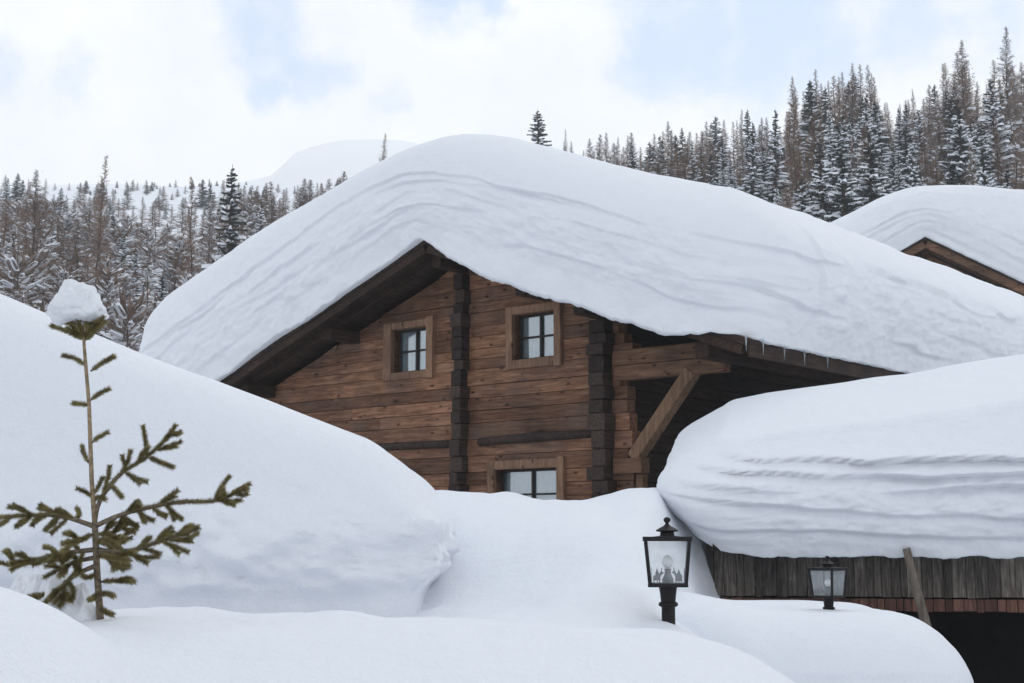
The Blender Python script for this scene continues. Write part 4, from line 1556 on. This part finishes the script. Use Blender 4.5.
# ------------------------------------------------------------------ light
SUN_EL, SUN_AZ = R(52), R(25)        # azimuth measured from +Y towards +X: behind the hill, veiled by cloud
sd = bpy.data.lights.new("sun", 'SUN')
sd.energy = 0.6
sd.angle = R(25)
sd.color = (1.0, 0.96, 0.9)
so = bpy.data.objects.new("sun", sd)
C.objects.link(so)
dirv = Vector((math.sin(SUN_AZ) * math.cos(SUN_EL), math.cos(SUN_AZ) * math.cos(SUN_EL), math.sin(SUN_EL)))
so.rotation_euler = dirv.to_track_quat('Z', 'Y').to_euler()
so.location = (0, 0, 60)

wd = bpy.data.worlds.new("World")
SC.world = wd
wd.use_nodes = True
nt = wd.node_tree
bg = nt.nodes["Background"]
bg.inputs["Strength"].default_value = 0.1
sky = N(nt, "ShaderNodeTexSky", sky_type='NISHITA', sun_disc=False, sun_elevation=SUN_EL, sun_rotation=SUN_AZ, altitude=1800, air_density=1.0, dust_density=1.0, ozone_density=1.0)
tc = N(nt, "ShaderNodeTexCoord")
D_ = tc.outputs["Generated"]
n1 = N(nt, "ShaderNodeTexNoise", i_Scale=7.0, i_Detail=9.0, i_Roughness=0.58, i_Distortion=0.1)
nt.links.new(D_, n1.inputs["Vector"])


def math_(op, a, b=None, clamp=False):
    n = N(nt, "ShaderNodeMath", operation=op, use_clamp=clamp)
    for i, v in enumerate((a, b)):
        if v is None: continue
        if isinstance(v, (int, float)): n.inputs[i].default_value = v
        else: nt.links.new(v, n.inputs[i])
    return n.outputs[0]


nw = N(nt, "ShaderNodeTexNoise", i_Scale=9.0, i_Detail=6.0, i_Roughness=0.55)
nt.links.new(D_, nw.inputs["Vector"])
w1 = N(nt, "ShaderNodeVectorMath", operation='SUBTRACT')
nt.links.new(nw.outputs["Color"], w1.inputs[0])
w1.inputs[1].default_value = (.5, .5, .5)
w2 = N(nt, "ShaderNodeVectorMath", operation='MULTIPLY')
nt.links.new(w1.outputs[0], w2.inputs[0])
w2.inputs[1].default_value = (.22, .12, .12)
w3 = N(nt, "ShaderNodeVectorMath", operation='ADD')
nt.links.new(D_, w3.inputs[0])
nt.links.new(w2.outputs[0], w3.inputs[1])
clear = None
for (px, py, rx, wgt) in ((255, 5, 75, 1.15), (285, 60, 52, 1.15), (345, 95, 40, 1.0), (-8, 92, 60, .9), (48, 90, 46, .8), (690, 28, 95, 1.2), (790, 20, 105, 1.25), (890, 8, 90, 1.2), (985, 4, 80, 1.1), (420, -4, 60, 1.1), (640, -140, 140, 1.0), (250, -120, 100, 1.0)):
    dv = ray(px, py).normalized()
    vm = N(nt, "ShaderNodeVectorMath", operation='DISTANCE')
    nt.links.new(w3.outputs[0], vm.inputs[0])
    vm.inputs[1].default_value = dv
    q = math_('DIVIDE', vm.outputs["Value"], rx / F)
    mr = N(nt, "ShaderNodeMapRange", interpolation_type='SMOOTHSTEP')
    mr.inputs["From Min"].default_value = 0.0
    mr.inputs["From Max"].default_value = 1.9
    mr.inputs["To Min"].default_value = wgt
    mr.inputs["To Max"].default_value = 0
    nt.links.new(q, mr.inputs["Value"])
    clear = mr.outputs[0] if clear is None else math_('MAXIMUM', clear, mr.outputs[0])
cs = math_('ADD', clear, math_('MULTIPLY', math_('SUBTRACT', n1.outputs["Fac"], 0.5), 2.6))
mr = N(nt, "ShaderNodeMapRange", interpolation_type='SMOOTHSTEP')
mr.inputs["From Min"].default_value = 0.42
mr.inputs["From Max"].default_value = 1.2
nt.links.new(cs, mr.inputs["Value"])
clear = mr.outputs[0]
n3 = N(nt, "ShaderNodeTexNoise", i_Scale=7.0, i_Detail=6.0, i_Roughness=0.6)
nt.links.new(D_, n3.inputs["Vector"])
cl = ramp(nt, [(0.35, (8.2, 8.5, 9.0)), (0.62, (9.4, 9.5, 9.7))])
nt.links.new(n3.outputs["Fac"], cl.inputs["Fac"])
# unseen sky overhead, dimmed and blued to set the snow's brightness
sep = N(nt, "ShaderNodeSeparateXYZ")
nt.links.new(D_, sep.inputs[0])
mr = N(nt, "ShaderNodeMapRange", interpolation_type='SMOOTHSTEP')
mr.inputs["From Min"].default_value = 0.42
mr.inputs["From Max"].default_value = 0.9
nt.links.new(sep.outputs["Z"], mr.inputs["Value"])
over = N(nt, "ShaderNodeMix", data_type='RGBA')
nt.links.new(mr.outputs[0], over.inputs["Factor"])
nt.links.new(cl.outputs["Color"], over.inputs["A"])
over.inputs["B"].default_value = (5.6, 6.3, 7.2, 1)
blue = N(nt, "ShaderNodeMix", data_type='RGBA')         # thin veil in front of the blue
blue.inputs["Factor"].default_value = 0.6
nt.links.new(sky.outputs[0], blue.inputs["A"])
blue.inputs["B"].default_value = (7.6, 8.9, 11.0, 1)
mix = N(nt, "ShaderNodeMix", data_type='RGBA')
nt.links.new(clear, mix.inputs["Factor"])
nt.links.new(over.outputs["Result"], mix.inputs["A"])
nt.links.new(blue.outputs["Result"], mix.inputs["B"])
nt.links.new(mix.outputs["Result"], bg.inputs["Color"])

hz = MB()
hz.box(-2300, 2300, -500, 1500, -4.4, 300)
m = bpy.data.materials.new("haze")
m.use_nodes = True
hn = m.node_tree
hn.nodes.remove(hn.nodes["Principled BSDF"])
pv = N(hn, "ShaderNodeVolumePrincipled")
pv.inputs["Color"].default_value = (0.97, 0.98, 1.0, 1)
pv.inputs["Density"].default_value = 0.0005
pv.inputs["Anisotropy"].default_value = 0.3
pv.inputs["Density Attribute"].default_value = ""
m.cycles.homogeneous_volume = True
SC.cycles.volume_bounces = 2
SC.cycles.volume_max_steps = 64
hn.links.new(pv.outputs[0], hn.nodes["Material Output"].inputs["Volume"])
tag(hz.build("haze", m), kind="stuff")

vs = SC.view_settings
SC.display_settings.display_device = 'sRGB'
vs.view_transform = 'Standard'
vs.look = 'None'
vs.exposure = 0.2
vs.gamma = 1.0
vs.use_curve_mapping = False
SC.cycles.max_bounces = 8
SC.cycles.diffuse_bounces = 5
SC.cycles.transparent_max_bounces = 16
SC.cycles.use_denoising = True
